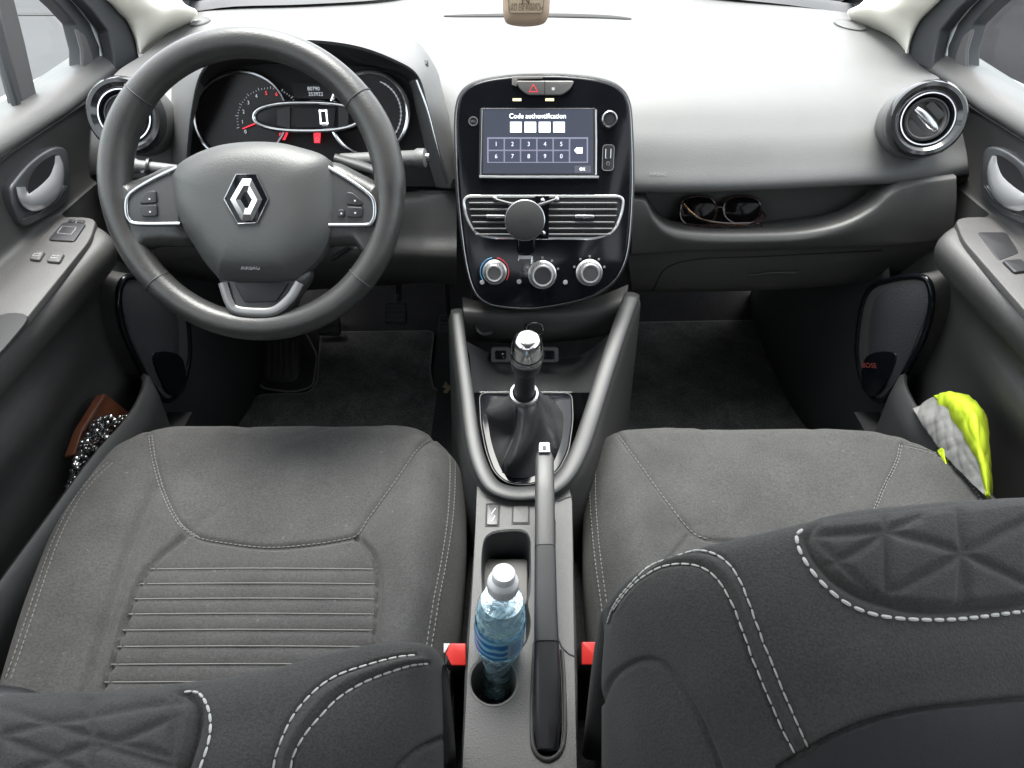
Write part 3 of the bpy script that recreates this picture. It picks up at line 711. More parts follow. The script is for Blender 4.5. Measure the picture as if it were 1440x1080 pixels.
# screen
q = Q([(675, 152), (838, 152), (838, 250), (673, 250)], h); m = M(); slab(m, pf, roundpoly(q, .003), .004, .0092, .0008); mk('screen_bezel', m, BLACK, CP)
m = M(); m.tube([pf.at(x, y, .010) for x, y in ((838, 154), (838.5, 200), (838, 246))], .0013, seg=6); m.tube([pf.at(x, y, .0105) for x, y in ((674, 248.5), (720, 249), (842, 249))], .0017, seg=6); m.tube([pf.at(x, y, .010) for x, y in ((678, 154), (677, 200), (676, 246))], .0006, seg=6)
mk('screen_trim', m, HCH, CP)
SCR = mat('screen_lit', (.015, .017, .026), .25, emit=(.12, .135, .18), es=.085)
mk('screen', M().prism(Q([(680, 154), (834, 154), (834, 244), (679, 244)], .0094)[::-1], pf.n*.0003), SCR, CP)
h = .0101
text('screen_title', 'Code authentification', pf.to(756, 163.5, h), .0088, LIT, CP, sx=1.0)
m = M()
for k in range(4):
    x0 = 717.5+k*20.2; m.prism(Q([(x0, 171.5), (x0+16, 171.5), (x0+16, 186), (x0, 186)], h)[::-1], pf.n*.0002)
mk('code_box', m, LIT, CP)
m = M(); m2 = M()
m.prism(Q([(685, 193), (827, 193), (827, 229), (685, 229)], h-.0003)[::-1], pf.n*.0001)
mk('keypad_lines', m, mat('lit_line', (.05, .05, .07), .5, emit=(.5, .5, .68), es=.085), CP)
for r in range(2):
    for k in range(5):
        x0, y0 = 687.2+k*22.9, 195.2+r*17.2; m2.prism(Q([(x0, y0), (x0+21, y0), (x0+21, y0+15.2), (x0, y0+15.2)], h)[::-1], pf.n*.0001)
        text('key_figure', '1234567890'[r*5+k], pf.to(x0+10.5, y0+7.6, h), .0078, LITK, CP)
m2.prism(Q([(802, 195.2), (825, 195.2), (825, 227.2), (802, 227.2)], h)[::-1], pf.n*.0001)
mk('keypad_keys', m2, mat('lit_key', (.015, .018, .03), .4, emit=(.14, .15, .23), es=.07), CP)
m = M(); m.prism(Q([(807.5, 211.5), (811, 207.5), (819, 207.5), (819, 215.5), (811, 215.5)], h+.0002)[::-1], pf.n*.0002); mk('delete_key', m, LIT, CP)
m = M(); m.prism(Q([(808, 233), (831, 233), (831, 243), (808, 243)], h)[::-1], pf.n*.0001); mk('ok_key', m, mat('lit_key_dark', (.05, .05, .06), .4, emit=(.05, .055, .07), es=.2), CP)
text('key_text', 'OK', pf.to(819, 238, h+.0002), .0055, LIT, CP)
# hazard / lock buttons
q = roundpoly(Q([(725, 114), (808, 114), (802, 126), (790, 134), (742, 134), (731, 126)], .008), .004)
m = M(); slab(m, pf, q, .004, .0115, .0015); hz = mk('hazard_button_bar', m, mat('button_grey', (.14, .135, .13), .35, metal=.3), dash)
mk('button_gap', M().tube([pf.at(766, 114, .0118), pf.at(766, 134, .0118)], .0004, seg=4), MATTE, hz)
m = M().tube([pf.at(x, y, .0118) for x, y in ((750, 119), (744, 129), (756, 129))], .0006, closed=True, seg=5); mk('hazard_triangle', m, LITR, hz)
mk('lock_symbol', M().prism(Q([(776, 123), (780, 123), (780, 127), (776, 127)], .0117)[::-1], pf.n*.0003), WHITE, hz)
m = M(); slab(m, pf, roundpoly(Q([(720, 108), (763, 107), (763, 111), (728, 112), (727, 122), (720, 120)], .008), .001), .006, .0105, .0008); mk('sticker', m, mat('grey_sticker', (.18, .17, .16), .5), CP)
for x in (727, 773): mk('indicator_lamp', M().prism(Q([(x-6, 138.3), (x+6, 138.3), (x+6, 142), (x-6, 142)], .0085)[::-1], pf.n*.0003), mat('lit_amber', (.7, .6, .3), .4, emit=(1, .85, .45), es=.2), CP)
# small round button left, volume knob, usb
def knob(x, y, prof, mt, name, seg=36, parent=None):
    return mk(name, M().lathe(pf.at(x, y, .008), pf.n, prof, seg), mt, parent or dash)
knob(665.5, 170.5, [(.0068, 0), (.0068, .0007), (.0058, .0008), (.0055, .0004), (.001, .0004)], mat('button_black', (.010, .010, .011), .3), 'power_button')
mk('button_outline', M().tube([pf.at(665.5+6*math.cos(t), 170.5+6*math.sin(t), .0088) for t in np.linspace(0, 6.283, 25)[:-1]], .0005, closed=True, seg=5), GREYI, CP)
text('power_mark', 'SRC', pf.to(665.5, 170.5, .009), .004, GREYI, CP)
k = knob(856.5, 168, [(.0105, 0), (.0105, .006), (.0092, .0075), (.008, .0075), (.0072, .005)], SATIN, 'volume_knob'); knob(856.5, 168, [(.0072, .004), (.0068, .0062), (.001, .0064)], BLACK, 'knob_face', parent=k)
fr2 = pf.to(855, 222, .008)
m = M(); slab(m, fr2, rrect(fr2, .0165, .034, .005), -.002, .0012, .0008); u = mk('usb_socket', m, BLACK, dash)
mk('socket_outline', M().tube([p+pf.n*.0013 for p in rrect(fr2, .0155, .033, .0045)], .0005, closed=True, seg=5), GREYI, u)
m = M(); fu = fr2.to(855, 216, .001); m.tube([fu.loc(a, b, .0008) for a, b in ((-.0035, .006), (-.0035, -.006), (.0035, -.006), (.0035, .006))], .0008, seg=5); mk('usb_port', m, SATIN, u)
mk('usb_symbol', M().tube([pf.at(855+2.2*math.cos(t), 230+2.4*math.sin(t), .0096) for t in np.linspace(0, 6.28, 10)], .0005, closed=True, seg=4), GREYI, u)
# ---- centre vents
vo = [(656, 277), (700, 275), (870, 275), (876, 284), (874, 300), (866, 322), (852, 333), (830, 336), (700, 334), (672, 330), (660, 316), (652, 296), (651, 284)]
VO = roundpoly(Q([(651, 276), (877, 276), (875, 298), (864, 326), (838, 335.5), (700, 334.5), (671, 331), (656, 308)], .008), .012, 6)
m = M(); slab(m, pf.up(.008), VO, -.001, .0008, .0004); cv = mk('center_vent', m, MATTE, dash)
mk('vent_trim', M().tube([p+pf.n*.0012 for p in VO], .0020, closed=True, seg=8), HCH, cv)
m = M()
xl = lambda y: 660+max(0, y-290)*.22; xr = lambda y: 867-max(0, y-300)*.30
for y in (286, 295, 304, 313, 322, 330):
    for x0, x1 in ((xl(y), 752), (772, xr(y))):
        c = (pf.at(x0, y, .0105)+pf.at(x1, y, .0105))/2; L_ = np.linalg.norm(pf.at(x1, y, 0)-pf.at(x0, y, 0))
        ey = nrm(pf.ey*.35+pf.n*.94); m.box(c, pf.ex, ey, np.cross(pf.ex, ey), L_, .006, .0016)
mk('vent_slat', m, mat('slat_grey', (.15, .15, .15), .38), cv, bevel=.0004)
for x in (790, 806, 822, 838, 854, 685, 705):
    mk('vent_fin', M().box(pf.at(x, 306, .0095), pf.ex, pf.ey, pf.n, .0010, .050, .0012), BLACK, cv)
for x in (822, 697):
    c = pf.at(x, 304.5, .0145); m = M(); m.box(c, pf.ex, pf.ey, pf.n, .027, .0045, .005); mk('vent_tab', m, SATIN, cv, bevel=.0012)
m = M().box(pf.at(762, 306, .010), pf.ex, pf.ey, pf.n, .019, .058, .006); mk('vent_divider', m, GLOSS, cv)
# ---- climate knobs
def clim(x, y, r, name, face):
    k = knob(x, y, [(r+.003, 0), (r+.003, .001), (r+.001, .002), (r, .004), (r-.0005, .015), (r-.003, .018), (r-.0045, .018), (r-.005, .0168), (.001, .0168)], KNOBS, name, 44)
    m = M(); 
    for i in range(36):
        t = 2*math.pi*i/36; d = pf.ex*math.cos(t)+pf.ey*math.sin(t); m.tube([pf.at(x, y, .008)+d*(r+.0002)+pf.n*.005, pf.at(x, y, .008)+d*(r-.0002)+pf.n*.0235], .0005, seg=4)
    mk('knob_ridges', m, SATIN, k)
    knob(x, y, [(r-.005, .0165), (r-.0055, .0172), (.001, .0174)], face, 'knob_face', parent=k); return k
KNOBS = mat('brushed_knob', (.5, .5, .5), .34, metal=.75)
FACE = mat('knob_face_grey', (.06, .06, .06), .4, metal=.3)
BLK2 = mat('climate_face', (.018, .019, .021), .28, coat=.3)
clim(695.5, 382.5, .0145, 'temperature_knob', FACE); clim(762.5, 386, .0175, 'fan_knob', BLACK); clim(828.5, 383, .0160, 'airflow_knob', FACE)
arc = lambda x, y, r, a0, a1: [pf.at(x, y, .0086)+pf.ex*r*math.cos(math.radians(t))+pf.ey*r*math.sin(math.radians(t)) for t in np.linspace(a0, a1, 14)]
mk('cold_mark', M().tube(arc(695.5, 382.5, .0205, 100, 215), .0008, seg=5), mat('blue_print', (.05, .22, .42), .5), CP)
mk('hot_mark', M().tube(arc(695.5, 382.5, .0205, 80, -35), .0008, seg=5), mat('red_mark', (.5, .04, .05), .5), CP)
for x, y, r in ((762.5, 386, .024), (828.5, 383, .023)):
    m = M()
    for t in (160, 125, 90, 55, 20):
        c = pf.at(x, y, .0088)+pf.ex*r*math.cos(math.radians(t))+pf.ey*r*math.sin(math.radians(t)); m.box(c, pf.ex, pf.ey, pf.n, .003, .003, .0004)
    mk('position_mark', m, GREYI, CP)
for x, y in ((678, 397), (730, 396), (795, 397)):
    m = M().lathe(pf.at(x, y, .0085), pf.n, [(.0035, 0), (.0032, .001), (.001, .0012)], 14); mk('small_button', m, mat('button_light', (.25, .25, .27), .4), CP)
# lower fascia under the panel (start button, card slot), satin side wings
fo = [T3([(650, 418, .87), (700, 428, .865), (765, 430, .86), (830, 420, .865), (884, 400, .87)]),
      T3([(652, 440, .835), (700, 441, .83), (765, 441, .83), (828, 438, .83), (878, 425, .835)]),
      T3([(656, 470, .832), (700, 474, .828), (765, 474, .828), (820, 468, .83), (868, 455, .835)]),
      T3([(660, 478, .86), (700, 482, .87), (765, 482, .87), (815, 478, .87), (860, 470, .87)])]
m = M().grid(crpatch(fo, 5, 5)); mk('lower_fascia', m, DOORP, dash, sharp=60)
sf2 = Fr(P(683, 457, Y=.829), (0, -.95, .3))
mk('start_button', M().lathe(sf2.o, sf2.n, [(.019, -.004), (.019, .001), (.017, .003), (.014, .002), (.013, .0005), (.001, .001)], 36), BLACK, dash)
text('start_text', 'START', sf2, .0058, GREYI, dash, h=.0015); text('start_text', 'STOP', Fr(sf2.loc(0, -.0055), sf2.n), .0058, GREYI, dash, h=.0015)
m = M(); f3 = Fr(P(743, 449, Y=.828), (0, -.95, .3)); slab(m, f3, rrect(f3, .048, .011, .003), -.004, .0015, .0008); mk('card_slot', m, MATTE, dash)
f8 = Fr(P(704, 500, Y=.78), (0, -.8, .6))
for x, nm in ((704, 'power_socket'), (772, 'aux_socket')):
    f9 = f8.to(x, 499); m = M(); slab(m, f9, rrect(f9, .030, .024, .004), -.03, .001, .001); o = mk(nm, m, DARKP, dash)
    m = M(); slab(m, f9, rrect(f9, .018, .014, .003), .0, .002, .0008); mk('socket_cover', m, GLOSS, o)
# ================================================================ steering wheel
TAU = math.radians(33)
wn_ = V(0, -math.cos(TAU), math.sin(TAU))
WC = P(355.5, 258, D=.765)
wf = Fr(WC, wn_)
wheel = thing('steering_wheel', 'grey leather steering wheel with diamond emblem and satin button frames', 'steering wheel', WC)
wq = lambda x, y, h=0: wf.at(120+x/2.572, 60+y/2.572, h)       # from a 2.572x enlargement of the photo
RM, rm = .1645, .0170
N = 128; m = M(); path = []; rad = []
for i in range(N):
    t = 2*math.pi*i/N; path.append(wf.loc(RM*math.cos(t), RM*math.sin(t)-.0065))
    a = math.degrees(t) % 360
    g = 0
    for c in (25, 155): g += math.exp(-((a-c)/16)**2)*.0018           # thumb rests
    for c in (3, 177): g += math.exp(-((a-c)/14)**2)*.0012
    rad.append(rm+g)
m.tube(path, rad, closed=True, seg=28, up=wf.n); rim = mk('rim', m, LEATH, wheel, sharp=180)
for a in (38, 140, 222, 320):
    m = M()
    t = math.radians(a); c = wf.loc(RM*math.cos(t), RM*math.sin(t)-.0065); d = wf.ex*math.cos(t)+wf.ey*math.sin(t)
    rr = rm+.0003+sum(math.exp(-((a-q)/16)**2)*.0018 for q in (25, 155))
    m.tube([c+(d*math.cos(k)+wf.n*math.sin(k))*rr for k in np.linspace(0, 2*math.pi, 33)[:-1]], .0007, closed=True, seg=6)
    mk('rim_seam', m, SEAL, rim)
# spokes in leather, blended into the rim
def spoke(pts, name='spoke'):
    out = cr([wq(x, y) for x, y in pts], 4, True); c = sum(out)/len(out); m = M(); dome(m, out, c, wf.n, .013, k=7, rings=10, skirt=.014, h0=-.002); mk(name, m, LEATH, wheel, sharp=60)
spoke([(100, 470), (150, 500), (220, 480), (300, 445), (360, 470), (380, 560), (400, 720), (310, 735), (235, 740), (205, 770), (165, 810), (120, 750), (90, 600)])
spoke([(1112, 470), (1070, 505), (1000, 475), (900, 430), (840, 470), (830, 560), (820, 730), (890, 735), (970, 735), (1000, 765), (1035, 800), (1090, 740), (1125, 600)])
spoke([(480, 830), (508, 930), (505, 965), (530, 1010), (620, 1020), (710, 1010), (750, 955), (765, 930), (815, 830), (700, 800), (560, 800)])
# satin frames, switch pods
for L, R in (([(335, 452), (250, 492), (176, 536), (152, 566), (150, 612), (160, 640), (190, 655), (345, 655)], False), ([(880, 452), (960, 500), (1022, 545), (1044, 575), (1046, 625), (1034, 652), (1010, 660), (880, 660)], True)):
    q = roundpoly([wq(x, y, .010) for x, y in L], .004); cc = sum(q)/len(q)
    m = M(); slab(m, wf.up(.010), q, -.006, .0035, .0015); mk('switch_pod', m, DARKP, wheel)
    m = M(); pp = cr([wq(x, y, .0135) for x, y in L], 4); m.tube(pp, .0026, seg=10); mk('pod_trim', m, SATIN, wheel)
def wbtn(L, name='wheel_button', lab=None):
    q = roundpoly([wq(x, y, .0135) for x, y in L], .003); m = M(); slab(m, wf.up(.0135), q, -.001, .0028, .001); return mk(name, m, BLACK, wheel)
sym = lambda x, y, pr, r=.0012: mk('button_symbol', M().lathe(wq(x, y, .0165), wf.n, [(r, 0), (r*.9, .0003), (.0001, .0004)], 8), WHITE, pr)
b = wbtn([(205, 560), (228, 538), (258, 536), (262, 580), (198, 584)]); sym(232, 566, b)
b = wbtn([(198, 590), (262, 586), (264, 628), (208, 630)]); sym(234, 612, b)
b = wbtn([(946, 540), (968, 543), (1003, 572), (1003, 590), (946, 587)]); sym(975, 572, b)
b = wbtn([(946, 593), (1004, 596), (1002, 632), (948, 632)]); sym(976, 616, b)
b = wbtn([(914, 604), (938, 604), (938, 632), (914, 632)]); sym(926, 618, b)
# airbag cover
bo = [(314, 500), (318, 465), (352, 428), (420, 392), (500, 368), (600, 358), (700, 362), (780, 380), (850, 402), (884, 430), (897, 480), (900, 560), (896, 640), (880, 710), (850, 770), (810, 815), (770, 845), (735, 862), (620, 868), (500, 860), (470, 838), (430, 790), (395, 735), (355, 670), (325, 590)]
out = cr([wq(x, y, .012) for x, y in bo], 4, True); c = wq(606, 600, .012)
m = M(); dome(m, out, c, wf.n, .022, k=5, rings=22, skirt=.022, h0=.0); mk('airbag_cover', m, BAG, wheel, sharp=70)
AB = bvh(m)
# a broad chamfer line on each side of the cover
for L in ([(380, 470), (400, 560), (440, 680), (500, 790), (560, 850)], [(845, 470), (838, 560), (815, 660), (760, 770), (690, 848)]):
    pass
# diamond emblem
ef = Fr(hit(AB, 120+582/2.572, 60+566/2.572)[0], wf.n)
eq = lambda x, y, h=0: ef.at(120+x/2.572, 60+y/2.572, h)
hx = [(545, 476), (618, 476), (662, 566), (620, 652), (552, 655), (503, 566)]
m = M(); slab(m, ef, roundpoly([eq(*p) for p in hx], .003), -.006, .0016, .001); mk('emblem_base', m, GLOSS, wheel)
mk('emblem_edge', M().tube([eq(x, y, .0016) for x, y in hx], .0008, closed=True, seg=6), SATIN, wheel)
o_ = [(562, 488), (604, 488), (645, 566), (606, 644), (560, 644), (520, 566)]
o_ = [(568, 492), (600, 492), (640, 568), (604, 644), (566, 644), (524, 568)]
i_ = [(576, 540), (586, 540), (603, 568), (588, 598), (578, 598), (561, 568)]
mid = [((a+c2)/2, (b2+d2)/2) for (a, b2), (c2, d2) in zip(o_, i_)]
# three faceted rings give the folded-metal look
m = M(); m.rings([[eq(*p) for p in o_], [eq(p[0], p[1], .0022) for p in o_], [eq(p[0], p[1], .0052) for p in mid], [eq(p[0], p[1], .0022) for p in i_], [eq(*p) for p in i_]], cap1=False); mk('emblem', m, CHROME, wheel, sharp=15)
INS = mat('insert_black', (.008, .0085, .01), .35, spec=.4)
# bottom spoke: satin U and black insert
U_ = [(497, 868), (520, 938), (548, 968), (620, 976), (684, 970), (740, 925), (775, 868)]
mk('spoke_trim', M().tube(cr([wq(x, y, .012) for x, y in U_], 5), .0044, seg=10, sq=(.7, 1.3), up=wf.n), mat('spoke_satin', (.20, .20, .20), .33, metal=.5), wheel)
q = roundpoly([wq(x, y, .012) for x, y in ((538, 866), (738, 868), (692, 938), (578, 940))], .004); m = M(); slab(m, wf.up(.012), q, -.006, .002, .001); mk('spoke_insert', m, INS, wheel)
text('airbag_text', 'AIRBAG', Fr(hit(AB, 120+598/2.572, 60+815/2.572)[0]+wf.n*.0004, wf.n), .0065, GREYI, wheel)
# column behind the wheel
colm = thing('steering_column', 'dark steering column shroud with two control stalks behind the wheel', 'steering column', (-.305, .86, .55))
m = M(); m.tube([WC-wf.n*.012, WC-wf.n*.05], .05, seg=24); mk('hub', m, BLACK, wheel)
cfm = Fr(WC-wf.n*.05+V(0, 0, -.005), wf.n)
m = M(); dome(m, cr([cfm.loc(a, b) for a, b in ((-.075, .03), (-.05, .052), (0, .058), (.05, .052), (.075, .03), (.08, -.02), (.055, -.06), (0, -.07), (-.055, -.06), (-.08, -.02))], 4, True), cfm.o, wf.n, .012, rings=8, skirt=.10); mk('column_shroud', m, DARKP, colm)
def stalk(a, b, tip, r=.0085, yy=.83):
    p0 = P(a[0], a[1], Y=yy); p1 = P(b[0], b[1], Y=yy-.01); d = nrm(p1-p0)
    pts = [p0, p0*.5+p1*.5, p1-d*.016, p1-d*.012, p1-d*.002, p1]
    m = M().tube(pts, [r, r*1.05, r*1.1, r*1.35, r*1.3, r*.7], seg=18, sq=(1, .85)); mk('stalk', m, DASH, colm, sharp=50)
    return p1, d
p1, d = stalk((250, 240), (176, 232), 0); mk('stalk_ring', M().tube([p1-d*.030, p1-d*.027], .0118, seg=18), BLACK, colm)
p1, d = stalk((480, 226), (600, 222), 0, r=.0105); mk('stalk_button', M().tube([p1, p1+d*.004], .006, seg=14), SATIN, colm)
for x in (188, 200): 
    mk('stalk_symbol', M().lathe(P(x, 240, Y=.815), (0, -1, .4), [(.003, 0), (.0028, .0006), (.0001, .0006)], 10), GREYI, colm)
m = M().tube([P(470, 222, Y=.80), P(500, 232, Y=.80), P(525, 240, Y=.80)], [.008, .011, .009], seg=14, sq=(1, .6)); mk('audio_control', m, BAG, colm)
m = M().tube([P(505, 242, Y=.795), P(520, 243, Y=.795)], [.004, .004], seg=8); mk('control_wheel', m, BLACK, colm)
m = M().tube([P(470, 362, Y=.85), P(492, 348, Y=.84), P(512, 344, Y=.835)], [.008, .007, .006], seg=12, sq=(1, .5)); mk('adjust_lever', m, BLACK, colm)
m = M().lathe(P(498, 345, Y=.825), (0, -1, .4), [(.007, 0), (.0065, .002), (.001, .003)], 16); mk('lever_tip', m, SATIN, colm)
# ================================================================ seats
def interp_rows(rows, pys):
    r = np.array(rows, float); return np.stack([np.interp(pys, r[:, 0], r[:, k]) for k in (1, 2)], -1)
def smooth_rows(rows, n=14):
    return np.array(cr([V(*r) for r in rows], n))
def cushion(name_lab, rows, z0, z1, seams, ribs, parent, outer, matc=FAB):
    """rows: (py, left px, right px) front to back; surface height runs z0 (front) .. z1 (back)"""
    R = smooth_rows(rows, 34); nr = len(R); nc = 190
    ss = np.linspace(0, 1, nc); ss = .5-.5*np.cos(ss*math.pi)*(1); ss = .35*ss+.65*np.linspace(0, 1, nc)
    G = np.zeros((nr, nc, 3))
    for i in range(nr):
        t = i/(nr-1); z = z0+(z1-z0)*min(1, max(0, (R[i, 0]-rows[0][0])/420))
        a, b = P(R[i, 1], R[i, 0], Z=z-.030), P(R[i, 2], R[i, 0], Z=z-.030)
        G[i] = a+(b-a)*ss[:, None]+V(0, 0, .030)
    d = np.minimum(pxdist(G[..., :2], G[0, ::6, :2]), np.minimum(pxdist(G[..., :2], G[::6, 0, :2]), pxdist(G[..., :2], G[::6, -1, :2])))
    e = np.clip(1-d/.05, 0, 1); G[..., 2] -= .045*e**2.4
    W_ = np.abs(ss-.5)*2
    yy = (G[..., 1]-G[-1, 0, 1])/(G[0, 0, 1]-G[-1, 0, 1])
    bol = np.exp(-((W_-.80)/.13)**2)[None, :]*np.clip((1-yy)*2.2, 0, 1)
    G[..., 2] += .020*bol
    G[..., 2] -= .012*np.exp(-(W_/.5)**2)[None, :]*np.clip(1.2-yy, 0, 1)
    rnd = np.random.RandomState(3)
    for k in range(26):   # soft creases and dents of a used cushion
        cx, cy = G[rnd.randint(nr), rnd.randint(nc)][:2]; an = rnd.uniform(0, 3.14); s1, s2 = rnd.uniform(.03, .08), rnd.uniform(.006, .02)
        u = (G[..., 0]-cx)*math.cos(an)+(G[..., 1]-cy)*math.sin(an); w = -(G[..., 0]-cx)*math.sin(an)+(G[..., 1]-cy)*math.cos(an)
        G[..., 2] += rnd.choice([-1, 1])*.0020*np.exp(-(u/s1)**2-(w/s2)**2)
    pix = proj(G)
    for line, w, dp, shift in seams:
        dd = pxdist(pix, np.array(cr([V(*p) for p in line], 8))); G[..., 2] -= dp*np.exp(-(dd/w)**2)
        if shift: G[..., 2] += 0
    if ribs is not None:
        pan, ys = ribs
        poly = np.array(cr([V(*p) for p in pan], 6, True))
        x, y = pix[..., 0], pix[..., 1]; ins = np.zeros(x.shape, bool)
        for k in range(len(poly)):
            a, b = poly[k], poly[(k+1) % len(poly)]
            c = ((a[1] > y) != (b[1] > y)) & (x < (b[0]-a[0])*(y-a[1])/(b[1]-a[1]+1e-9)+a[0]); ins ^= c
        for yv in ys: G[..., 2] -= ins*(.0016*np.exp(-((y-yv)/2.8)**2)+.0018*np.exp(-((y-yv)/8.0)**2))
    # skirts: front, sides, back, going down
    def ext(E, dirs):
        out = [E]
        for dz, o in ((.012, .004), (.03, .006), (.07, .004), (.13, .0), (.20, -.004)): out.append(E+dirs*o-V(0, 0, dz))
        return out
    m = M(); m.grid(G, flip=True)
    lft = ext(G[:, 0], V(-1, 0, 0)); rgt = ext(G[:, -1], V(1, 0, 0)); frt = ext(G[0], V(0, 1, 0))
    m.grid(np.array(lft)); m.grid(np.array(rgt), flip=True); m.grid(np.array(frt))
    mk('cushion', m, matc, parent, sharp=80)
    top = M().grid(G, flip=True); return bvh(top), G
drv = thing('car_seat', 'charcoal driver seat with horizontal ribs on its cushion, behind the steering wheel', 'car seat', (-.31, .3, .02), 'front seats')
pas = thing('car_seat', 'charcoal passenger seat without ribs in view, its quilted backrest filling the lower right', 'car seat', (.35, .3, .02), 'front seats')
A = lambda L, s=2.1606, y0=580, x0=0: [(x0+a/s, y0+b/s) for a, b in L]      # enlargement -> photo pixels
rows_d = [(597, 300, 540), (598.5, 262, 572), (602, 240, 592), (609, 215, 610), (620, 188, 625), (640, 152, 640), (665, 124, 646), (700, 97, 648), (750, 68, 647), (811, 44, 641), (870, 22, 635), (940, 0, 624), (1010, -20, 616), (1090, -44, 606), (1170, -70, 596)]
s1 = A([(457, 68), (470, 150), (500, 250), (545, 335), (600, 378), (700, 398), (820, 410), (950, 400), (1040, 386), (1085, 372), (1120, 320), (1200, 210), (1270, 110), (1325, 72)])
s2 = A([(560, 375), (480, 440), (420, 520), (375, 640), (335, 760), (290, 880), (262, 980)])
s3 = A([(1085, 378), (1130, 430), (1148, 500), (1145, 600), (1132, 730), (1120, 800)])
s4 = A([(470, 230), (430, 320), (375, 470), (330, 620), (290, 760), (250, 880)])
pan = A([(565, 385), (480, 450), (420, 530), (375, 640), (335, 760), (290, 880), (262, 1000), (1110, 1000), (1128, 730), (1145, 600), (1146, 500), (1130, 440), (1085, 388), (950, 412), (820, 420), (700, 410)])
ys = [580+b/2.1606 for b in (478, 523, 569, 615, 664, 714, 768, 822, 880, 940)]
edge_in = A([(1330, 72), (1362, 110), (1366, 200), (1358, 330), (1338, 460), (1318, 560), (1302, 660), (1292, 730)])
edge_in2 = A([(1335, 70), (1376, 105), (1382, 200), (1374, 330), (1354, 460), (1334, 560), (1318, 660), (1306, 735)])
edge_out = A([(330, 150), (262, 215), (210, 290), (166, 380), (136, 460), (106, 550), (76, 640), (46, 730), (18, 810)])
DBV, DG2 = cushion('d', rows_d, .335, .345, [(s1, 4.0, .006, 0), (s2, 4.0, .008, 0), (s3, 4.0, .008, 0), (s4, 9, .007, 0), (edge_in, 2.5, .002, 0), (edge_out, 2.5, .002, 0)], (pan, ys), drv, -1)
def stitch_line(m, bv, pxl, pitch=.0062, r=.00055, lift=.0007, off=0, ln=None):
    p = draw_on(bv, pxl if not off else [(x+off, y) for x, y in pxl], 8, lift=lift)
    if len(p) > 3: stitches(m, p, pitch, ln or pitch*.72, r)
for L in (s1[3:], [(x-3, y+1) for x, y in s1[:5]], [(x+2.5, y+.5) for x, y in s1[:5]], edge_in, edge_in2, edge_out, [(x+7, y+1) for x, y in edge_out]):
    m = M(); stitch_line(m, DBV, L, r=.0007); mk('seam_stitching', m, THREADG, drv)
for yv in ys[:8]:
    m = M()
    xs = [(x, yv-1.2) for x in np.linspace(0, 1, 2)]
    # left / right ends on the rib panel outline
    L = [p for p in pan]
    lx = np.interp(yv, [580+b/2.1606 for b in (440, 520, 640, 760, 880)], [a/2.1606 for a in (480, 420, 375, 335, 290)])+3
    rx = np.interp(yv, [580+b/2.1606 for b in (430, 500, 600, 730, 900)], [a/2.1606 for a in (1130, 1146, 1143, 1130, 1110)])-3
    p = draw_on(DBV, [(lx, yv-1), ((lx+rx)/2, yv-2), (rx, yv-1)], 30, lift=.0001)
    if len(p) > 3: m.tube(p, .00075, seg=5); mk('rib_highlight', m, THREADG, drv)  # paler strands paint the highlight along each rib crease
# passenger cushion
B = lambda L: [(800+a/2.1594, 580+b/2.1594) for a, b in L]
rows_p = [(600, 930, 1120), (601.5, 900, 1160), (606, 868, 1210), (612, 848, 1240), (620, 838, 1266), (635, 832, 1300), (660, 829, 1348), (690, 828, 1380), (730, 829, 1410), (790, 832, 1440), (860, 840, 1470), (930, 850, 1495), (1010, 858, 1520), (1100, 866, 1545)]
t1 = B([(150, 68), (210, 150), (290, 260), (370, 360), (420, 385), (520, 392), (640, 385), (780, 372), (880, 350), (925, 310), (960, 230), (1000, 150), (1012, 98)])
t2 = B([(365, 370), (335, 410), (300, 450)])
e1 = B([(92, 80), (84, 140), (82, 250), (90, 370), (102, 480), (115, 570), (122, 640)])
e2 = [(x-8, y) for x, y in e1]
e3 = B([(1030, 98), (1110, 122), (1180, 170), (1225, 220), (1262, 280)])
PBV, PG2 = cushion('p', rows_p, .335, .345, [(t1, 3.2, .0045, 0), (t2, 3, .004, 0), (e1, 2.5, .002, 0), (e3, 2.5, .002, 0)], None, pas, 1)
for L in (t1[:5], t1[-5:], [(x-4, y-1) for x, y in t1[-5:]], e1, e2, e3, [(x, y+4) for x, y in e3]):
    m = M(); stitch_line(m, PBV, L, r=.0007); mk('seam_stitching', m, THREADG, pas)
# cushion bases and runners
for s, x in ((drv, -.31), (pas, .35)):
    m = M().box((x, .33, .14), (1, 0, 0), (0, 1, 0), (0, 0, 1), .44, .52, .10); mk('seat_base', m, BLACK, s, bevel=.02)
    for dx in (-.19, .19):
        m = M().box((x+dx, .33, .045), (1, 0, 0), (0, 1, 0), (0, 0, 1), .04, .66, .09); mk('seat_runner', m, BLACK, s, bevel=.005)

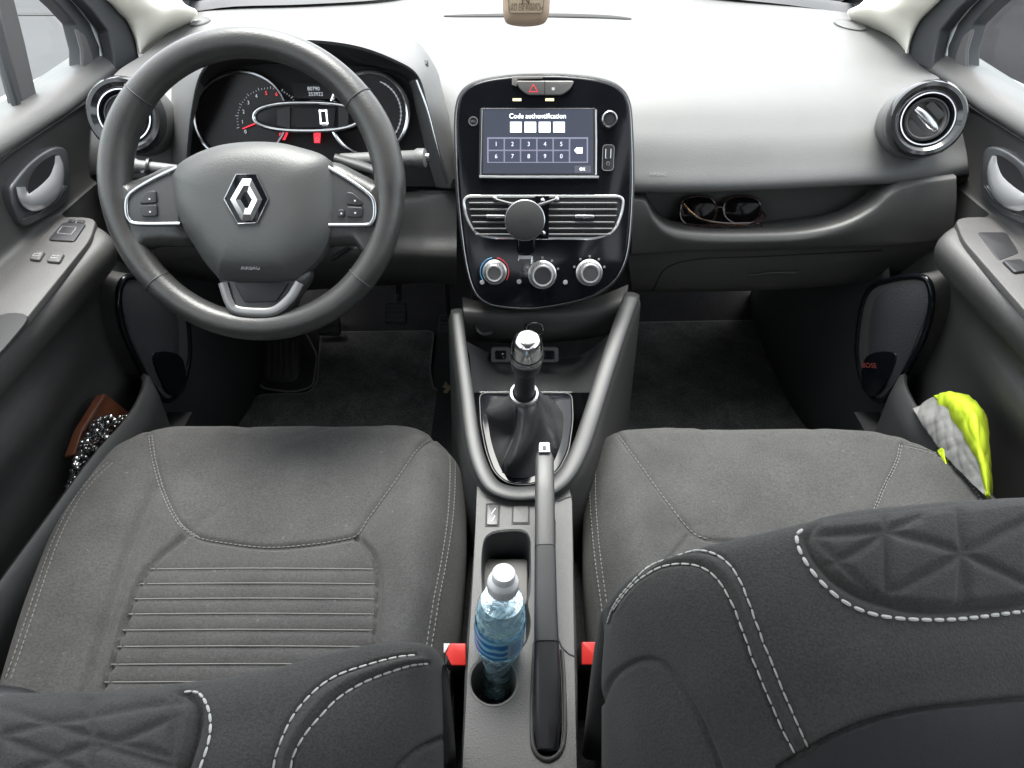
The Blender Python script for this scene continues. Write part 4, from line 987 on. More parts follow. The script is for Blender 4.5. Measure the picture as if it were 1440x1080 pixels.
# ---------------------------------------------------------------- backrests
def backrest(sil, low, deps, seams, quilt, seat, nu=16, matf=FABB):
    """sil: silhouette pixels with depth; low: rows of (px,py,depth) continuing towards the back"""
    rows = [[P(a, b, D=d) for a, b, d in r] for r in [sil]+low]
    fr0 = [p+V(0, .012, -.014) for p in rows[0]]; fr1 = [p+V(0, .020, -.05) for p in rows[0]]; fr2 = [p+V(0, .014, -.12) for p in rows[0]]; fr3 = [V(p[0], p[1]-.005, .30) for p in rows[0]]
    G = crpatch([fr3, fr2, fr1, fr0]+rows, 26, 34)
    pix = proj(G); n = gnormals(G)
    if n[len(n)//2, n.shape[1]//2][2] < 0: n = -n
    vis = np.ones(G.shape[:2]); vis[:3*34] = 0
    disp = np.zeros(G.shape[:2])
    for line, w, dp in seams: disp -= dp*np.exp(-(pxdist(pix, np.array(cr([V(*p) for p in line], 8)))/w)**2)
    if quilt:
        poly, lines = quilt
        x, y = pix[..., 0], pix[..., 1]; ins = np.zeros(x.shape, bool); pl = np.array(poly, float)
        for k in range(len(pl)):
            a, b = pl[k], pl[(k+1) % len(pl)]; ins ^= ((a[1] > y) != (b[1] > y)) & (x < (b[0]-a[0])*(y-a[1])/(b[1]-a[1]+1e-9)+a[0])
        q = np.zeros(x.shape); dm_ = np.full(x.shape, 99.)
        for L in lines: dm_ = np.minimum(dm_, pxdist(pix, np.array(L, float)))
        fade = ins*np.clip(pxdist(pix, np.vstack([pl, pl[:1]]))/14, 0, 1)
        disp += fade*(.0026*(1-np.exp(-(dm_/7)**2)))
    G = G+n*(disp*vis)[..., None]
    m = M().grid(G); mk('backrest', m, matf, seat, sharp=80); return bvh(m), G
# driver: seen at lower left
sd_ = [(-330, 1010, .47), (-150, 996, .44), (0, 992, .42), (125, 990, .41), (235, 974, .405), (330, 962, .405), (405, 944, .41), (470, 926, .42), (530, 915, .425), (578, 914, .43), (606, 922, .445), (621, 945, .47)]
l1 = [(-330, 1060, .455), (-150, 1040, .425), (0, 1032, .40), (125, 1032, .39), (235, 1020, .385), (330, 1010, .385), (405, 992, .39), (470, 975, .40), (530, 962, .41), (575, 957, .42), (606, 962, .44), (622, 985, .475)]
l2 = [(-340, 1180, .43), (-150, 1160, .40), (0, 1150, .375), (125, 1150, .365), (235, 1140, .36), (330, 1130, .36), (405, 1112, .368), (470, 1095, .378), (530, 1080, .39), (572, 1070, .405), (606, 1070, .435), (624, 1080, .48)]
l3 = [(-350, 1400, .41), (-150, 1400, .38), (0, 1400, .36), (125, 1400, .35), (235, 1400, .35), (330, 1390, .35), (405, 1370, .355), (470, 1350, .365), (530, 1330, .38), (572, 1310, .40), (606, 1280, .44), (626, 1260, .49)]
l4 = [(x, y+400, d+.12) for x, y, d in l3]
d1 = A([(830, 1090), (838, 1040), (858, 985), (890, 920), (950, 850), (1020, 800), (1120, 765), (1210, 742), (1262, 738)])
d2 = A([(880, 1090), (892, 1040), (920, 985), (965, 930), (1030, 865), (1100, 822), (1180, 790), (1250, 768), (1300, 764)])
d3 = A([(560, 850), (600, 850), (625, 880), (640, 930), (635, 1000), (605, 1090)])
d3g = A([(545, 850), (580, 862), (600, 890), (603, 940), (590, 1000), (560, 1090)])
d4 = A([(1190, 1100), (1230, 1060), (1270, 1025), (1340, 990)])
qp = [(-400, 980), (262, 965), (276, 985), (279, 1010), (272, 1045), (258, 1085), (240, 1500), (-400, 1500)]
ql = [A(L) for L in ([(-200, 1060), (0, 985), (140, 950), (270, 930), (430, 900), (580, 880)], [(280, 880), (290, 1100)], [(520, 870), (530, 1100)], [(0, 985), (150, 1040), (300, 1120)], [(290, 1030), (400, 990), (530, 930)], [(60, 1100), (290, 1010), (600, 1100)], [(0, 900), (280, 985), (530, 1050)], [(0, 850), (0, 1100)])]
sb, sg = backrest(sd_, [l1, l2, l3, l4], None, [(d1, 3.5, .0022), (d2, 3.5, .0022), ([((a+c)/2, (b+d)/2) for (a, b), (c, d) in zip(d1, d2)], 6, -.0020), (d3g, 6, .005), (d4, 3, .003)], (qp, ql), drv)
for L, r_ in ((d1, .00085), (d2, .0008), (d3, .0009)):
    m = M(); stitch_line(m, sb, L, pitch=.0066, r=r_, lift=.0004, ln=.0056); mk('backrest_stitching', m, THREAD, drv)
# hinge cover at the outer lower corner of the driver cushion
m = M(); hp = [P(a, b, Z=.42) for a, b in ((-60, 960), (10, 958), (45, 966), (72, 990), (60, 1040), (-60, 1060))]; hf2 = Fr(sum(hp)/6, (0, 0, 1)); slab(m, hf2, cr(hp, 4, True), -.10, .0, .012); mk('hinge_cover', m, BLACK, drv)
# passenger: fills the lower right
sp_ = [(849, 900, .52), (853, 868, .475), (868, 842, .445), (900, 814, .425), (948, 790, .41), (1030, 768, .40), (1126, 746, .395), (1200, 727, .395), (1300, 716, .40), (1380, 710, .405), (1500, 708, .415), (1750, 735, .45)]
k1 = [(846, 950, .53), (850, 925, .48), (870, 890, .44), (905, 860, .415), (960, 832, .395), (1040, 808, .385), (1130, 790, .38), (1210, 775, .38), (1300, 768, .382), (1380, 762, .388), (1500, 762, .40), (1780, 800, .44)]
k2 = [(846, 1020, .54), (852, 1000, .485), (880, 970, .435), (925, 935, .405), (985, 905, .382), (1060, 880, .37), (1140, 865, .365), (1220, 858, .365), (1310, 855, .366), (1390, 852, .372), (1510, 855, .385), (1800, 890, .43)]
k3 = [(846, 1100, .55), (855, 1090, .49), (890, 1065, .432), (945, 1030, .398), (1010, 1000, .372), (1085, 980, .358), (1160, 965, .352), (1240, 955, .350), (1320, 948, .352), (1400, 945, .358), (1520, 950, .372), (1820, 990, .42)]
k4 = [(848, 1240, .56), (860, 1220, .495), (900, 1200, .435), (960, 1170, .40), (1030, 1140, .372), (1100, 1120, .355), (1170, 1105, .346), (1250, 1090, .343), (1330, 1085, .344), (1410, 1085, .35), (1530, 1090, .365), (1840, 1130, .41)]
k5 = [(x, y+260, d+.01) for x, y, d in k4]; k6 = [(x, y+400, d+.10) for x, y, d in k5]
p1_ = B([(118, 640), (135, 590), (180, 530), (250, 465), (330, 430), (400, 420), (455, 435), (500, 475), (530, 535), (560, 615), (595, 710), (640, 820), (690, 940), (728, 1020)])
p2_ = B([(135, 600), (190, 530), (260, 478), (320, 460), (380, 462), (430, 485), (470, 530), (500, 590), (530, 670), (570, 780), (620, 900), (685, 1035)])
p3_ = B([(712, 355), (690, 375), (700, 420), (735, 480), (790, 540), (850, 585), (930, 615), (1030, 628), (1150, 630), (1260, 620), (1382, 605), (1600, 590)])
p3g = B([(740, 350), (725, 385), (740, 425), (780, 480), (840, 530), (920, 568), (1030, 592), (1150, 598), (1260, 590), (1382, 575), (1600, 560)])
p4_ = B([(100, 880), (125, 815), (170, 775), (230, 752), (285, 765), (330, 820), (380, 900), (420, 980), (460, 1080), (500, 1200)])
p5_ = B([(640, 1080), (730, 1025), (820, 975), (940, 930), (1080, 900), (1230, 885), (1382, 870), (1700, 850)])
qp2 = B([(725, 330), (725, 385), (740, 425), (780, 480), (840, 530), (920, 568), (1030, 592), (1150, 598), (1260, 590), (1382, 575), (1900, 550), (1900, 200)])
ql2 = [B(L) for L in ([(960, 320), (962, 560)], [(1180, 300), (1190, 420), (1200, 600)], [(740, 490), (860, 430), (960, 365), (1060, 320)], [(930, 570), (1060, 500), (1190, 430), (1300, 370), (1450, 300)], [(960, 365), (1100, 400), (1190, 430), (1300, 480), (1420, 540)], [(740, 380), (860, 500), (960, 590)], [(1400, 280), (1410, 600)], [(740, 380), (960, 365)], [(1190, 430), (1180, 600)])]
pb, pg = backrest(sp_, [k1, k2, k3, k4, k5, k6], None, [(p1_, 3.5, .0022), (p2_, 3.5, .0022), ([((a+c)/2, (b+d)/2) for (a, b), (c, d) in zip(p1_[1:], p2_)], 6, -.0018), (p3g, 7, .004), (p4_, 4, .003), (p5_, 4, .0035)], (qp2, ql2), pas)
for L, r_, pt in ((p1_, .00075, .0066), (p2_, .0007, .0066), (p3_, .0012, .0076)):
    m = M(); stitch_line(m, pb, L, pitch=pt, r=r_, lift=.0005, ln=.0058); mk('backrest_stitching', m, THREAD, pas)
# dark back panel of the passenger backrest below the cross seam
G = []
for off, lf in ((3, .0004), (7, .0022), (40, .0024), (120, .0024), (260, .0024), (420, .0024)):
    row = []
    for x, y in cr([V(*q) for q in p5_], 6):
        h = hit(pb, x, y+off)
        row.append(h[0]+h[1]*lf if h else None)
    G.append(row)
ok = [j for j in range(len(G[0])) if all(r[j] is not None for r in G)]
if len(ok) > 3: mk('rear_panel', M().grid([[r[j] for j in ok] for r in G]), mat('rear_panel_dark', (.010, .011, .012), .7, bump=.3), pas)
# ================================================================ centre console
cons = thing('center_console', 'grey centre console with two cup holders, storage tray and satin side rails', 'console', (.01, .5, .02))
# side rails: one U shaped satin band
Lr = [(642, 436, .437), (648, 490, .42), (656, 550, .405), (664, 610, .392), (674, 650, .385), (690, 680, .381), (712, 692, .379), (740, 694, .378), (770, 688, .380), (795, 668, .383), (815, 632, .388), (833, 580, .395), (852, 520, .408), (872, 460, .425), (889, 414, .437)]
rp = cr([P(a, b, Z=z) for a, b, z in Lr], 6); n = len(rp)
wd = [.0090+.0035*(i/n) for i in range(n)]
m = M(); m.tube(rp, wd, seg=20, sq=(.38, 1), up=(0, 0, 1)); mk('side_rail', m, RAIL, cons, sharp=180)
# outer flanks from the rail down to the floor
def flank(idx, xo, name):
    e = [rp[i] for i in idx]
    G = [[p+V(xo*.3, 0, .001) for p in e], [p+V(xo, 0, -.012) for p in e], [p+V(xo*1.3, 0, -.06) for p in e], [V(p[0]+xo*2.2, p[1], .12) for p in e], [V(p[0]+xo*3.5, p[1]+.01, .0) for p in e]]
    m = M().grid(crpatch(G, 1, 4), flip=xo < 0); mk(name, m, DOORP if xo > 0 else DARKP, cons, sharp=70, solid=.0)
flank(range(0, 37), -.012, 'console_flank'); flank(range(n-1, n-45, -1), .014, 'console_flank')
# tray and boot base
def floor_grid(rows, mt, name, **k): m = M().grid(crpatch([[P(a, b, Z=z) for a, b, z in r] for r in rows], 4, 4)); return mk(name, m, mat('tray_black', (.013, .013, .014), .6, bump=.3), cons, sharp=60, **k)
floor_grid([[(652, 478, .42), (700, 500, .36), (765, 502, .358), (820, 498, .36), (870, 458, .42)],
            [(660, 500, .40), (700, 520, .34), (765, 522, .338), (815, 518, .34), (850, 500, .40)],
            [(664, 552, .385), (700, 552, .345), (740, 552, .345), (790, 552, .345), (835, 552, .39)]], MATTE, 'tray')
bp_ = [(674, 553), (804, 553), (806, 590), (800, 634), (786, 662), (764, 678), (738, 683), (712, 680), (694, 664), (683, 634), (676, 596)]
bf_ = Fr(P(740, 620, Z=.372), (0, -.12, 1))
q = roundpoly([bf_.at(a, b) for a, b in bp_], .012); m = M(); slab(m, bf_, q, -.05, .0, .003); mk('boot_base', m, GLOSS, cons)
mk('boot_edge', M().tube([p+bf_.n*.0005 for p in q], .0009, closed=True, seg=6), RAIL, cons)
mk('tray_edge', M().tube([P(674, 552, Z=.377), P(740, 551, Z=.377), P(805, 552, Z=.377)], .0012, seg=6), SATIN, cons)
# console side walls inside the rails
G = []
for dz in (0, -.03, -.08): G.append([p+V(0, 0, dz)+V(0, -.004, 0) for p in rp])
mk('rail_lining', M().grid(G, flip=False), DARKP, cons, sharp=70)
# rear console top with real cut-outs
ZT = .368
CT = lambda x, y, z=ZT: P(x, y, Z=z)
out = [(671, 684), (690, 689), (740, 700), (800, 684), (804, 700), (805, 760), (806, 850), (808, 950), (811, 1090), (812, 1300), (645, 1300), (650, 1090), (655, 1000), (660, 900), (666, 800), (669, 740)]
h1 = cr([V(*p) for p in [(684, 752), (700, 746), (724, 744), (741, 748), (746, 765), (746, 800), (745, 826), (743, 850), (746, 880), (740, 903), (722, 922), (700, 925), (680, 915), (668, 894), (670, 872), (678, 850), (677, 800), (678, 768)]], 4, True)
h1 = cr([V(*p) for p in [(682, 757), (694, 748), (715, 745), (736, 746), (745, 757), (746, 780), (746, 805), (745, 832), (742, 848), (746, 875), (741, 900), (728, 916), (708, 923), (688, 918), (673, 903), (667, 882), (672, 862), (678, 845), (677, 800), (678, 775)]], 4, True)
h2 = [V(694+35*math.cos(t), 957+36*math.sin(t)) for t in np.linspace(0, 2*math.pi, 33)[:-1]]
hs_ = cr([V(*p) for p in [(753, 905), (751, 960), (750, 1020), (753, 1052), (768, 1065), (784, 1056), (790, 1030), (789, 960), (786, 915), (783, 850), (781, 780), (779, 720), (756, 720), (755, 800)]], 3, True)
import bmesh
from mathutils.geometry import delaunay_2d_cdt
def cut_sheet(outer, holes, z):
    vs, es = [], []
    for L in [outer]+holes:
        b = len(vs); vs += [tuple(CT(p[0], p[1], z)[:2]) for p in L]; es += [(b+i, b+(i+1) % len(L)) for i in range(len(L))]
    r = delaunay_2d_cdt([Vector(v) for v in vs], es, [], 0, 1e-7)
    hp = [np.array([CT(p[0], p[1], z)[:2] for p in L]) for L in holes]; op = np.array([CT(p[0], p[1], z)[:2] for p in outer])
    def ins(q, pl):
        c = False
        for k in range(len(pl)):
            a, b = pl[k], pl[(k+1) % len(pl)]
            if (a[1] > q[1]) != (b[1] > q[1]) and q[0] < (b[0]-a[0])*(q[1]-a[1])/(b[1]-a[1])+a[0]: c = not c
        return c
    fs = []
    for f in r[2]:
        q = np.mean([r[0][i][:] for i in f], axis=0)
        if ins(q, op) and not any(ins(q, h) for h in hp): fs.append(tuple(f))
    return [V(v[0], v[1], z) for v in r[0]], fs
OUTC = resample([V(*p) for p in out], n=80, closed=True)
vs, fs = cut_sheet(OUTC, [h1, h2, hs_], ZT)
m = M(); m.add(vs, fs)
for L in (OUTC,): 
    e = [CT(p[0], p[1]) for p in L]; sgn = 1
    m.grid([[p for p in e], [p+V(nrm(p-V(.01, .3, ZT))[0]*.003, 0, -.003) for p in e], [p+V(0, 0, -.06) for p in e], [p*V(1, 1, 0)+V(0, 0, .02) for p in e]], closeu=True, flip=True)
mk('console_top', m, CONS, cons, sharp=50)
def well(L, depth, name, taper=.92, mt=MATTE, rings_=False):
    e = [CT(p[0], p[1]) for p in L]; c = sum(e)/len(e)
    rl = [[p+nrm(p-c)*.0005+V(0, 0, .0006) for p in e], [p-nrm(p-c)*.0018+V(0, 0, -.0008) for p in e], [p-nrm(p-c)*.0022+V(0, 0, -.006) for p in e], [c+(p-c)*taper-V(0, 0, depth) for p in e]]
    m = M().rings(rl, cap1=True); o = mk(name, m, mt, cons, sharp=50)
    if rings_:
        m = M(); cc = c-V(0, 0, depth-.0008)
        for r in (.006, .012, .018, .024): m.tube([cc+V(r*math.cos(t), r*math.sin(t), 0) for t in np.linspace(0, 6.283, 33)[:-1]], .0012, closed=True, seg=6)
        mk('holder_ring', m, CONS, cons)
    return c
WELLG = mat('well_grey', (.13, .125, .12), .6, bump=.2)
c1 = well(h1, .07, 'front_cup_holder', .96, DARKP); c2 = well(h2, .075, 'rear_cup_holder', .9, WELLG, True)
well(hs_, .05, 'lever_slot', .97, MATTE)
m = M().tube([CT(p[0], p[1])+V(0, 0, .0005) for p in cr([V(*q) for q in [(752, 905), (749, 960), (748, 1020), (751, 1055), (768, 1069), (787, 1059), (794, 1030), (793, 960), (790, 915)]], 5)], .0035, seg=10, sq=(1, .6), up=(0, 0, 1)); mk('slot_lip', m, CONS, cons)
# coins ledge inside the front tray
m = M(); f4 = Fr(CT(711, 800, ZT-.045), (0, 0, 1)); slab(m, f4, roundpoly([CT(a, b, ZT-.045) for a, b in ((680, 785), (742, 785), (742, 850), (680, 850))], .005), -.02, 0, .002); mk('tray_step', m, WELLG, cons)
# switches ahead of the tray
for L, mt, nm in (([(685, 710), (702, 710), (700, 739), (684, 739)], BLACK, 'window_lock_switch'), ([(722, 712), (743, 712), (743, 736), (721, 736)], CONS, 'blank_switch')):
    f5 = Fr(CT(*np.mean(L, axis=0)), (0, 0, 1)); q = roundpoly([CT(a, b) for a, b in L], .0015); m = M(); slab(m, f5, q, -.001, .0016, .0008); o = mk(nm, m, mt, cons)
    mk('switch_gap', M().tube([p+V(0, 0, .0004) for p in roundpoly([CT(a, b) for a, b in [(x+(1.3 if x > np.mean([u for u, _ in L]) else -1.3), y+(1.3 if y > 725 else -1.3)) for x, y in L]], .0015)], .0007, closed=True, seg=5), SEAL, o)
    if nm[0] == 'w':
        q = [CT(a, b)+V(0, 0, .0018) for a, b in ((697, 716), (691, 724), (696, 727), (691, 735))]; mk('switch_symbol', M().tube(q, .0006, seg=5), WHITE, o)
mk('console_seam', M().tube([CT(a, b)+V(0, 0, .0003) for a, b in ((784, 706), (795, 701), (805, 698))], .0009, seg=5), SEAL, cons)
mk('console_seam', M().tube([CT(a, b)+V(0, 0, .0003) for a, b in ((784, 895), (790, 910), (800, 920), (808, 923))], .0009, seg=5), SEAL, cons)

# ================================================================ gear lever with its leather boot
gear = thing('gear_lever', 'gear lever with bright chrome knob standing in a black leather boot', 'gear lever', (.012, .56, .37))
tp = P(737, 556, Z=.452); base = [bf_.at(a, b, .001) for a, b in ((690, 570), (740, 562), (786, 574), (792, 604), (782, 642), (764, 662), (738, 672), (712, 668), (698, 644), (688, 606))]
bs = cr(base, 6, True); n = len(bs); rl = []
for k in range(13):
    t = k/12; ring = []
    for i, p in enumerate(bs):
        a = 2*math.pi*i/n; d = nrm(p-sum(bs)/n); tt = tp+V(d[0], d[1], 0)*.0175
        q = p*(1-t)+tt*t
        bulge = math.sin(math.pi*t)*(.008+.005*math.sin(2*a+1)); fold = math.sin(math.pi*min(1, t*1.1))*.011*(1-2*abs(math.sin(2*a+.6+1.3*t))**.8)+.006*math.sin(math.pi*t)*math.sin(3*a+5*t)
        ring.append(q+V(d[0], d[1], .25)*(bulge+fold)+V(0, 0, -.018*math.sin(math.pi*t)*t))
    rl.append(ring)
BOOT = mat('boot_leather', (.030, .030, .031), .36, bump=.5, scale=500, var=.15, vscale=30)
m = M().rings(rl); mk('boot', m, BOOT, gear, sharp=80)
mk('boot_seam', M().tube([r[int(n*.74)]+V(0, -.0008, .0006) for r in rl], .0009, seg=5), SEAL, gear)
kt = P(741.5, 487, Z=.552); ax = nrm(kt-tp)
mk('collar', M().lathe(tp-ax*.004, ax, [(0.0152, 0), (0.0188, .002), (0.0196, .006), (0.0180, .010), (0.0152, .011)], 32), SATIN, gear)
mk('lever_sleeve', M().lathe(tp, ax, [(0.0144, 0), (0.0132, .01), (0.0124, .03), (0.0132, .055), (0.0152, .075)], 28), BLACK, gear)
L_ = np.linalg.norm(kt-tp)
mk('knob_base', M().lathe(tp, ax, [(0.0136, .058), (0.0172, .064), (0.0188, .078), (0.0188, .088), (0.0176, .094)], 32), BLACK, gear)
mk('knob_ring', M().lathe(tp, ax, [(0.0180, .080), (0.0196, .083), (0.0198, .089), (0.0188, .092)], 32), SATIN, gear)
knb = mk('knob', M().lathe(tp, ax, [(0.0178, .088), (0.0182, .096), (0.0178, .105), (0.0160, .113), (0.0128, .118), (0.0096, .1195), (0.0008, .120)], 36), CHROME, gear)
kf2 = Fr(tp+ax*.1203, ax); m = M()
for x in (-.004, 0, .004): m.tube([kf2.loc(x, .004), kf2.loc(x, -.004)], .0003, seg=4)
m.tube([kf2.loc(-.004, 0), kf2.loc(.004, 0)], .0003, seg=4); mk('gear_pattern', m, SEAL, knb)

# ================================================================ handbrake
hb = thing('handbrake', 'long grey handbrake lever with silver release button lying in its console slot', 'handbrake', (.035, .25, .33))
def lev(pts, w, name, mt):
    rl = []
    for (x, y, z), (ww, hh) in zip(pts, w):
        c = P(x, y, Z=z); ring = []
        for k in range(20):
            a = 2*math.pi*k/20; ca, sa = math.cos(a), math.sin(a); e = .45
            ring.append(c+V(ww*abs(ca)**e*(1 if ca > 0 else -1), 0, hh*abs(sa)**e*(1 if sa > 0 else -1)-hh))
        rl.append(ring)
    m = M().rings(rl[::-1], cap0=True, cap1=True); return mk(name, m, mt, hb, sharp=70)
g_ = [(765.5, 634, .462), (766, 640, .4635), (766.5, 690, .452), (767, 765, .437)]
lev(g_, [(.0085, .009), (.0105, .011), (.0108, .013), (.0108, .013)], 'grip', mat('grip_grey', (.045, .045, .045), .4, bump=.3))
lev([(767, 766, .4365), (767.2, 770, .4355), (768, 850, .418), (769, 900, .407)], [(.0106, .012), (.0110, .013), (.0114, .013), (.0120, .014)], 'grip_sleeve', DARKP)
lev([(769, 898, .4065), (769.5, 950, .395), (770, 1010, .384), (770, 1052, .376)], [(.0120, .014), (.0128, .018), (.0128, .02), (.0100, .02)], 'lever_arm', BLACK)
f6 = Fr(P(765.5, 631, Z=.459), (0, .9, .35)); m = M(); slab(m, f6, rrect(f6, .013, .014, .002), -.006, .006, .002); o = mk('release_button', m, SATIN, hb)
m = M(); p0 = P(765.5, 631.5, Z=.4655); m.box(p0, (1, 0, 0), (0, 1, -.05), (0, 0, 1), .0135, .012, .003); mk('button_cap', m, SATIN, hb, bevel=.001)
m = M().box(p0+V(0, 0, .0018), (1, 0, 0), (0, 1, 0), (0, 0, 1), .004, .006, .0006); mk('button_slot', m, SEAL, hb)

# ================================================================ seat belt buckles
def buckle(lab, pxs, white):
    x0, y0, x1, y1 = pxs; t = thing('seat_belt_buckle', lab, 'belt buckle', P((x0+x1)/2, y1, Z=.30), 'red belt buckles')
    f = Fr(P((x0+x1)/2, (y0+y1)/2, Z=.372), (0, -.35, 1)); q = [f.at(a, b) for a, b in ((x0, y0), (x1, y0), (x1, y1), (x0, y1))]
    m = M(); slab(m, f, roundpoly(q, .002), -.055, -.002, .003, cap0=True); mk('buckle_body', m, BLACK, t)
    a0, a1 = (x0+8, x1) if white == 'L' else (x0, x1-4)
    q = [f.at(a, b) for a, b in (((x0+9, y0), (x1, y0), (x1, y1), (x0+11, y1), (x0+3, y0+15)) if white == 'L' else ((x0, y0), (x1-9, y0), (x1-2, y0+14), (x1, y1), (x0, y1)))]
    m = M(); slab(m, f, roundpoly(q, .001), -.004, .002, .001); mk('release_button', m, RED, t)
    q = [f.at(a, b) for a, b in (((x0, y0), (x0+9, y0), (x0+2, y0+13), (x0, y0+13)) if white == 'L' else ((x1-9, y0), (x1, y0), (x1, y0+13), (x1-2, y0+13)))]
    m = M(); slab(m, f, q, -.004, .0012, .0006); mk('buckle_tip', m, WHITE, t)
    m = M().tube([f.loc(0, 0, -.05), f.loc(0, -.01, -.12), V(f.o[0], f.o[1]-.03, .12)], .011, seg=8, sq=(1, .3), up=(1, 0, 0)); mk('buckle_strap', m, MATTE, t)
buckle('red seat belt buckle beside the driver cushion, left of the water bottle', (624, 905, 655, 936), 'L')
buckle('red seat belt buckle beside the passenger seat, right of the handbrake', (818, 903, 847, 935), 'R')

# ================================================================ mats, pedals
def sheet(name, pxs, z, mt, lab, cat, group=None, border=True):
    e = [P(a, b, Z=z) for a, b in pxs]; e = roundpoly(e, .02); t = thing(name, lab, cat, sum(e)/len(e), group)
    f = Fr(sum(e)/len(e), (0, 0, 1)); m = M(); slab(m, f, e, -.004, .002, .002); mk('carpet', m, mt, t)
    if border: mk('edging', M().tube([p+V(0, 0, .001) for p in e], .003, closed=True, seg=6, sq=(.5, 1), up=(0, 0, 1)), MATB, t)
sheet('floor_mat', [(452, 468), (610, 466), (604, 520), (610, 550), (660, 560), (665, 660), (280, 660), (330, 590), (362, 556), (434, 554), (446, 540)], .008, MATM, 'dark carpet mat with pale edging in the driver footwell, leaf debris beside it', 'floor mat', 'floor mats')
sheet('floor_mat', [(862, 455), (1070, 451), (1104, 500), (1128, 560), (1150, 640), (1150, 700), (850, 700), (856, 600)], .008, MATM, 'dark carpet mat in the passenger footwell under the glovebox', 'floor mat', 'floor mats')
fr_ = thing('footrest', 'ribbed grey footrest plate at the left of the driver footwell', 'footrest', P(395, 535, Z=.01))
rf = Fr(P(394, 505, Z=.045), (0, -.55, .83)); q = roundpoly([rf.at(a, b) for a, b in ((368, 474), (420, 474), (420, 530), (412, 538), (378, 538), (368, 528))], .01)
m = M(); slab(m, rf, q, -.03, 0, .004); mk('plate', m, DARKP, fr_)
m = M()
for x in (377, 386, 394, 402, 411): m.tube([rf.at(x, 480, .001), rf.at(x, 530, .001)], .0032, seg=6, sq=(.6, 1), up=rf.n)
mk('tread_ribs', m, CONS, fr_)
sheet('footrest_mat_edge', [(362, 470), (430, 468), (446, 500), (440, 545), (410, 552), (366, 546)], .012, CARPET, 'raised dark carpet patch round the footrest', 'carpet patch')
def pedal(lab, px, py, Y, w, h, ribs, cat='pedal'):
    p = P(px, py, Y=Y); t = thing('pedal', lab, cat, p+V(0, .02, -.05), 'pedals'); f = Fr(p, (0, -.8, .6))
    m = M(); slab(m, f, rrect(f, w, h, .008), -.012, 0, .003); mk('pedal_pad', m, DARKP, t)
    m = M()
    for k in range(ribs): b = -h/2+h*(k+1)/(ribs+1); m.tube([f.loc(-w*.4, b, .001), f.loc(w*.4, b, .001)], .0022, seg=5)
    mk('pad_ribs', m, BLACK, t); mk('pedal_arm', M().tube([f.loc(0, 0, -.01), f.loc(0, .05, -.05), V(p[0], 1.5, .45)], .008, seg=8), BLACK, t)
pedal('clutch pedal, just below the bottom of the steering wheel', 462, 458, 1.30, .055, .05, 4)
pedal('brake pedal, middle one of the three pedals', 556, 440, 1.30, .055, .055, 4)
pedal('accelerator pedal, tall narrow one by the centre console', 628, 466, 1.32, .038, .085, 7)
# kick panels beside the footwells
for s in (1, -1):
    MIRROR[0] = s < 0
    rows = [[V(-.60, 1.45, z), V(-.585, 1.2, z), V(-.59, 1.02, z), V(-.62, .90, min(z, .34)), V(-.615, .78, min(z, .27)), V(-.61, .5, min(z, .22))] for z in (.0, .12, .3, .5)]
    m = M().grid(crpatch(rows, 4, 3), flip=True); mk('kick_panel', m, DARKP, body, solid=.004)
MIRROR[0] = False
# ================================================================ water bottle in the rear cup holder
bc = P(697, 968, Z=.298); tpb = P(708, 812, Z=.498); ax = nrm(tpb-bc); H = np.linalg.norm(tpb-bc)
bot = thing('water_bottle', 'small clear water bottle with blue label and white cap in the cup holder', 'bottle', bc)
BG = glassmat('bottle_plastic', (.95, .98, 1.0))
WAT = bpy.data.materials.new('bottle_water'); WAT.use_nodes = True; nt = WAT.node_tree; N = nt.nodes; L = nt.links
N.remove(N['Principled BSDF'])
tr_ = N.new('ShaderNodeBsdfTransparent'); tr_.inputs[0].default_value = (.75, .92, .97, 1)
df_ = N.new('ShaderNodeBsdfDiffuse'); df_.inputs[0].default_value = (.50, .70, .76, 1)
gs_ = N.new('ShaderNodeBsdfGlossy'); gs_.inputs['Roughness'].default_value = .06
tc = N.new('ShaderNodeTexCoord'); nz = N.new('ShaderNodeTexNoise'); nz.inputs['Scale'].default_value = 62; nz.inputs['Detail'].default_value = 3; nz.inputs['Distortion'].default_value = 2.2
L.new(tc.outputs['Object'], nz.inputs['Vector']); mr = N.new('ShaderNodeMapRange'); mr.inputs['From Min'].default_value = .42; mr.inputs['From Max'].default_value = .66; mr.inputs['To Min'].default_value = .28; mr.inputs['To Max'].default_value = .95
L.new(nz.outputs['Fac'], mr.inputs['Value']); m1 = N.new('ShaderNodeMixShader'); L.new(mr.outputs[0], m1.inputs[0]); L.new(tr_.outputs[0], m1.inputs[1]); L.new(df_.outputs[0], m1.inputs[2])  # noise-mixed pale diffuse paints refracted light into the water
bp = N.new('ShaderNodeBump'); bp.inputs['Strength'].default_value = 1; bp.inputs['Distance'].default_value = .002; L.new(nz.outputs['Fac'], bp.inputs['Height']); L.new(bp.outputs[0], gs_.inputs['Normal'])
m2 = N.new('ShaderNodeMixShader'); m2.inputs[0].default_value = .16; L.new(m1.outputs[0], m2.inputs[1]); L.new(gs_.outputs[0], m2.inputs[2]); L.new(m2.outputs[0], N['Material Output'].inputs['Surface'])
R_ = .0245; pr = [(.001, .002), (.012, .0), (.0155, .002), (.017, .008), (.0162, .016), (.0172, .024), (.0162, .032), (.0172, .040), (.0162, .050), (.0165, .058), (.0195, .072), (.0225, .084), (R_, .092), (R_, .096), (R_-.0008, .100), (R_-.0008, .134), (R_, .138), (R_+.0002, .142), (R_-.001, .150), (.0225, .158), (.0195, .168), (.0155, .178), (.0125, .184), (.0118, .190)]
pc = [V(*p) for p in pr]; pp = [(p[0], p[1]) for p in cr(pc, 3)]
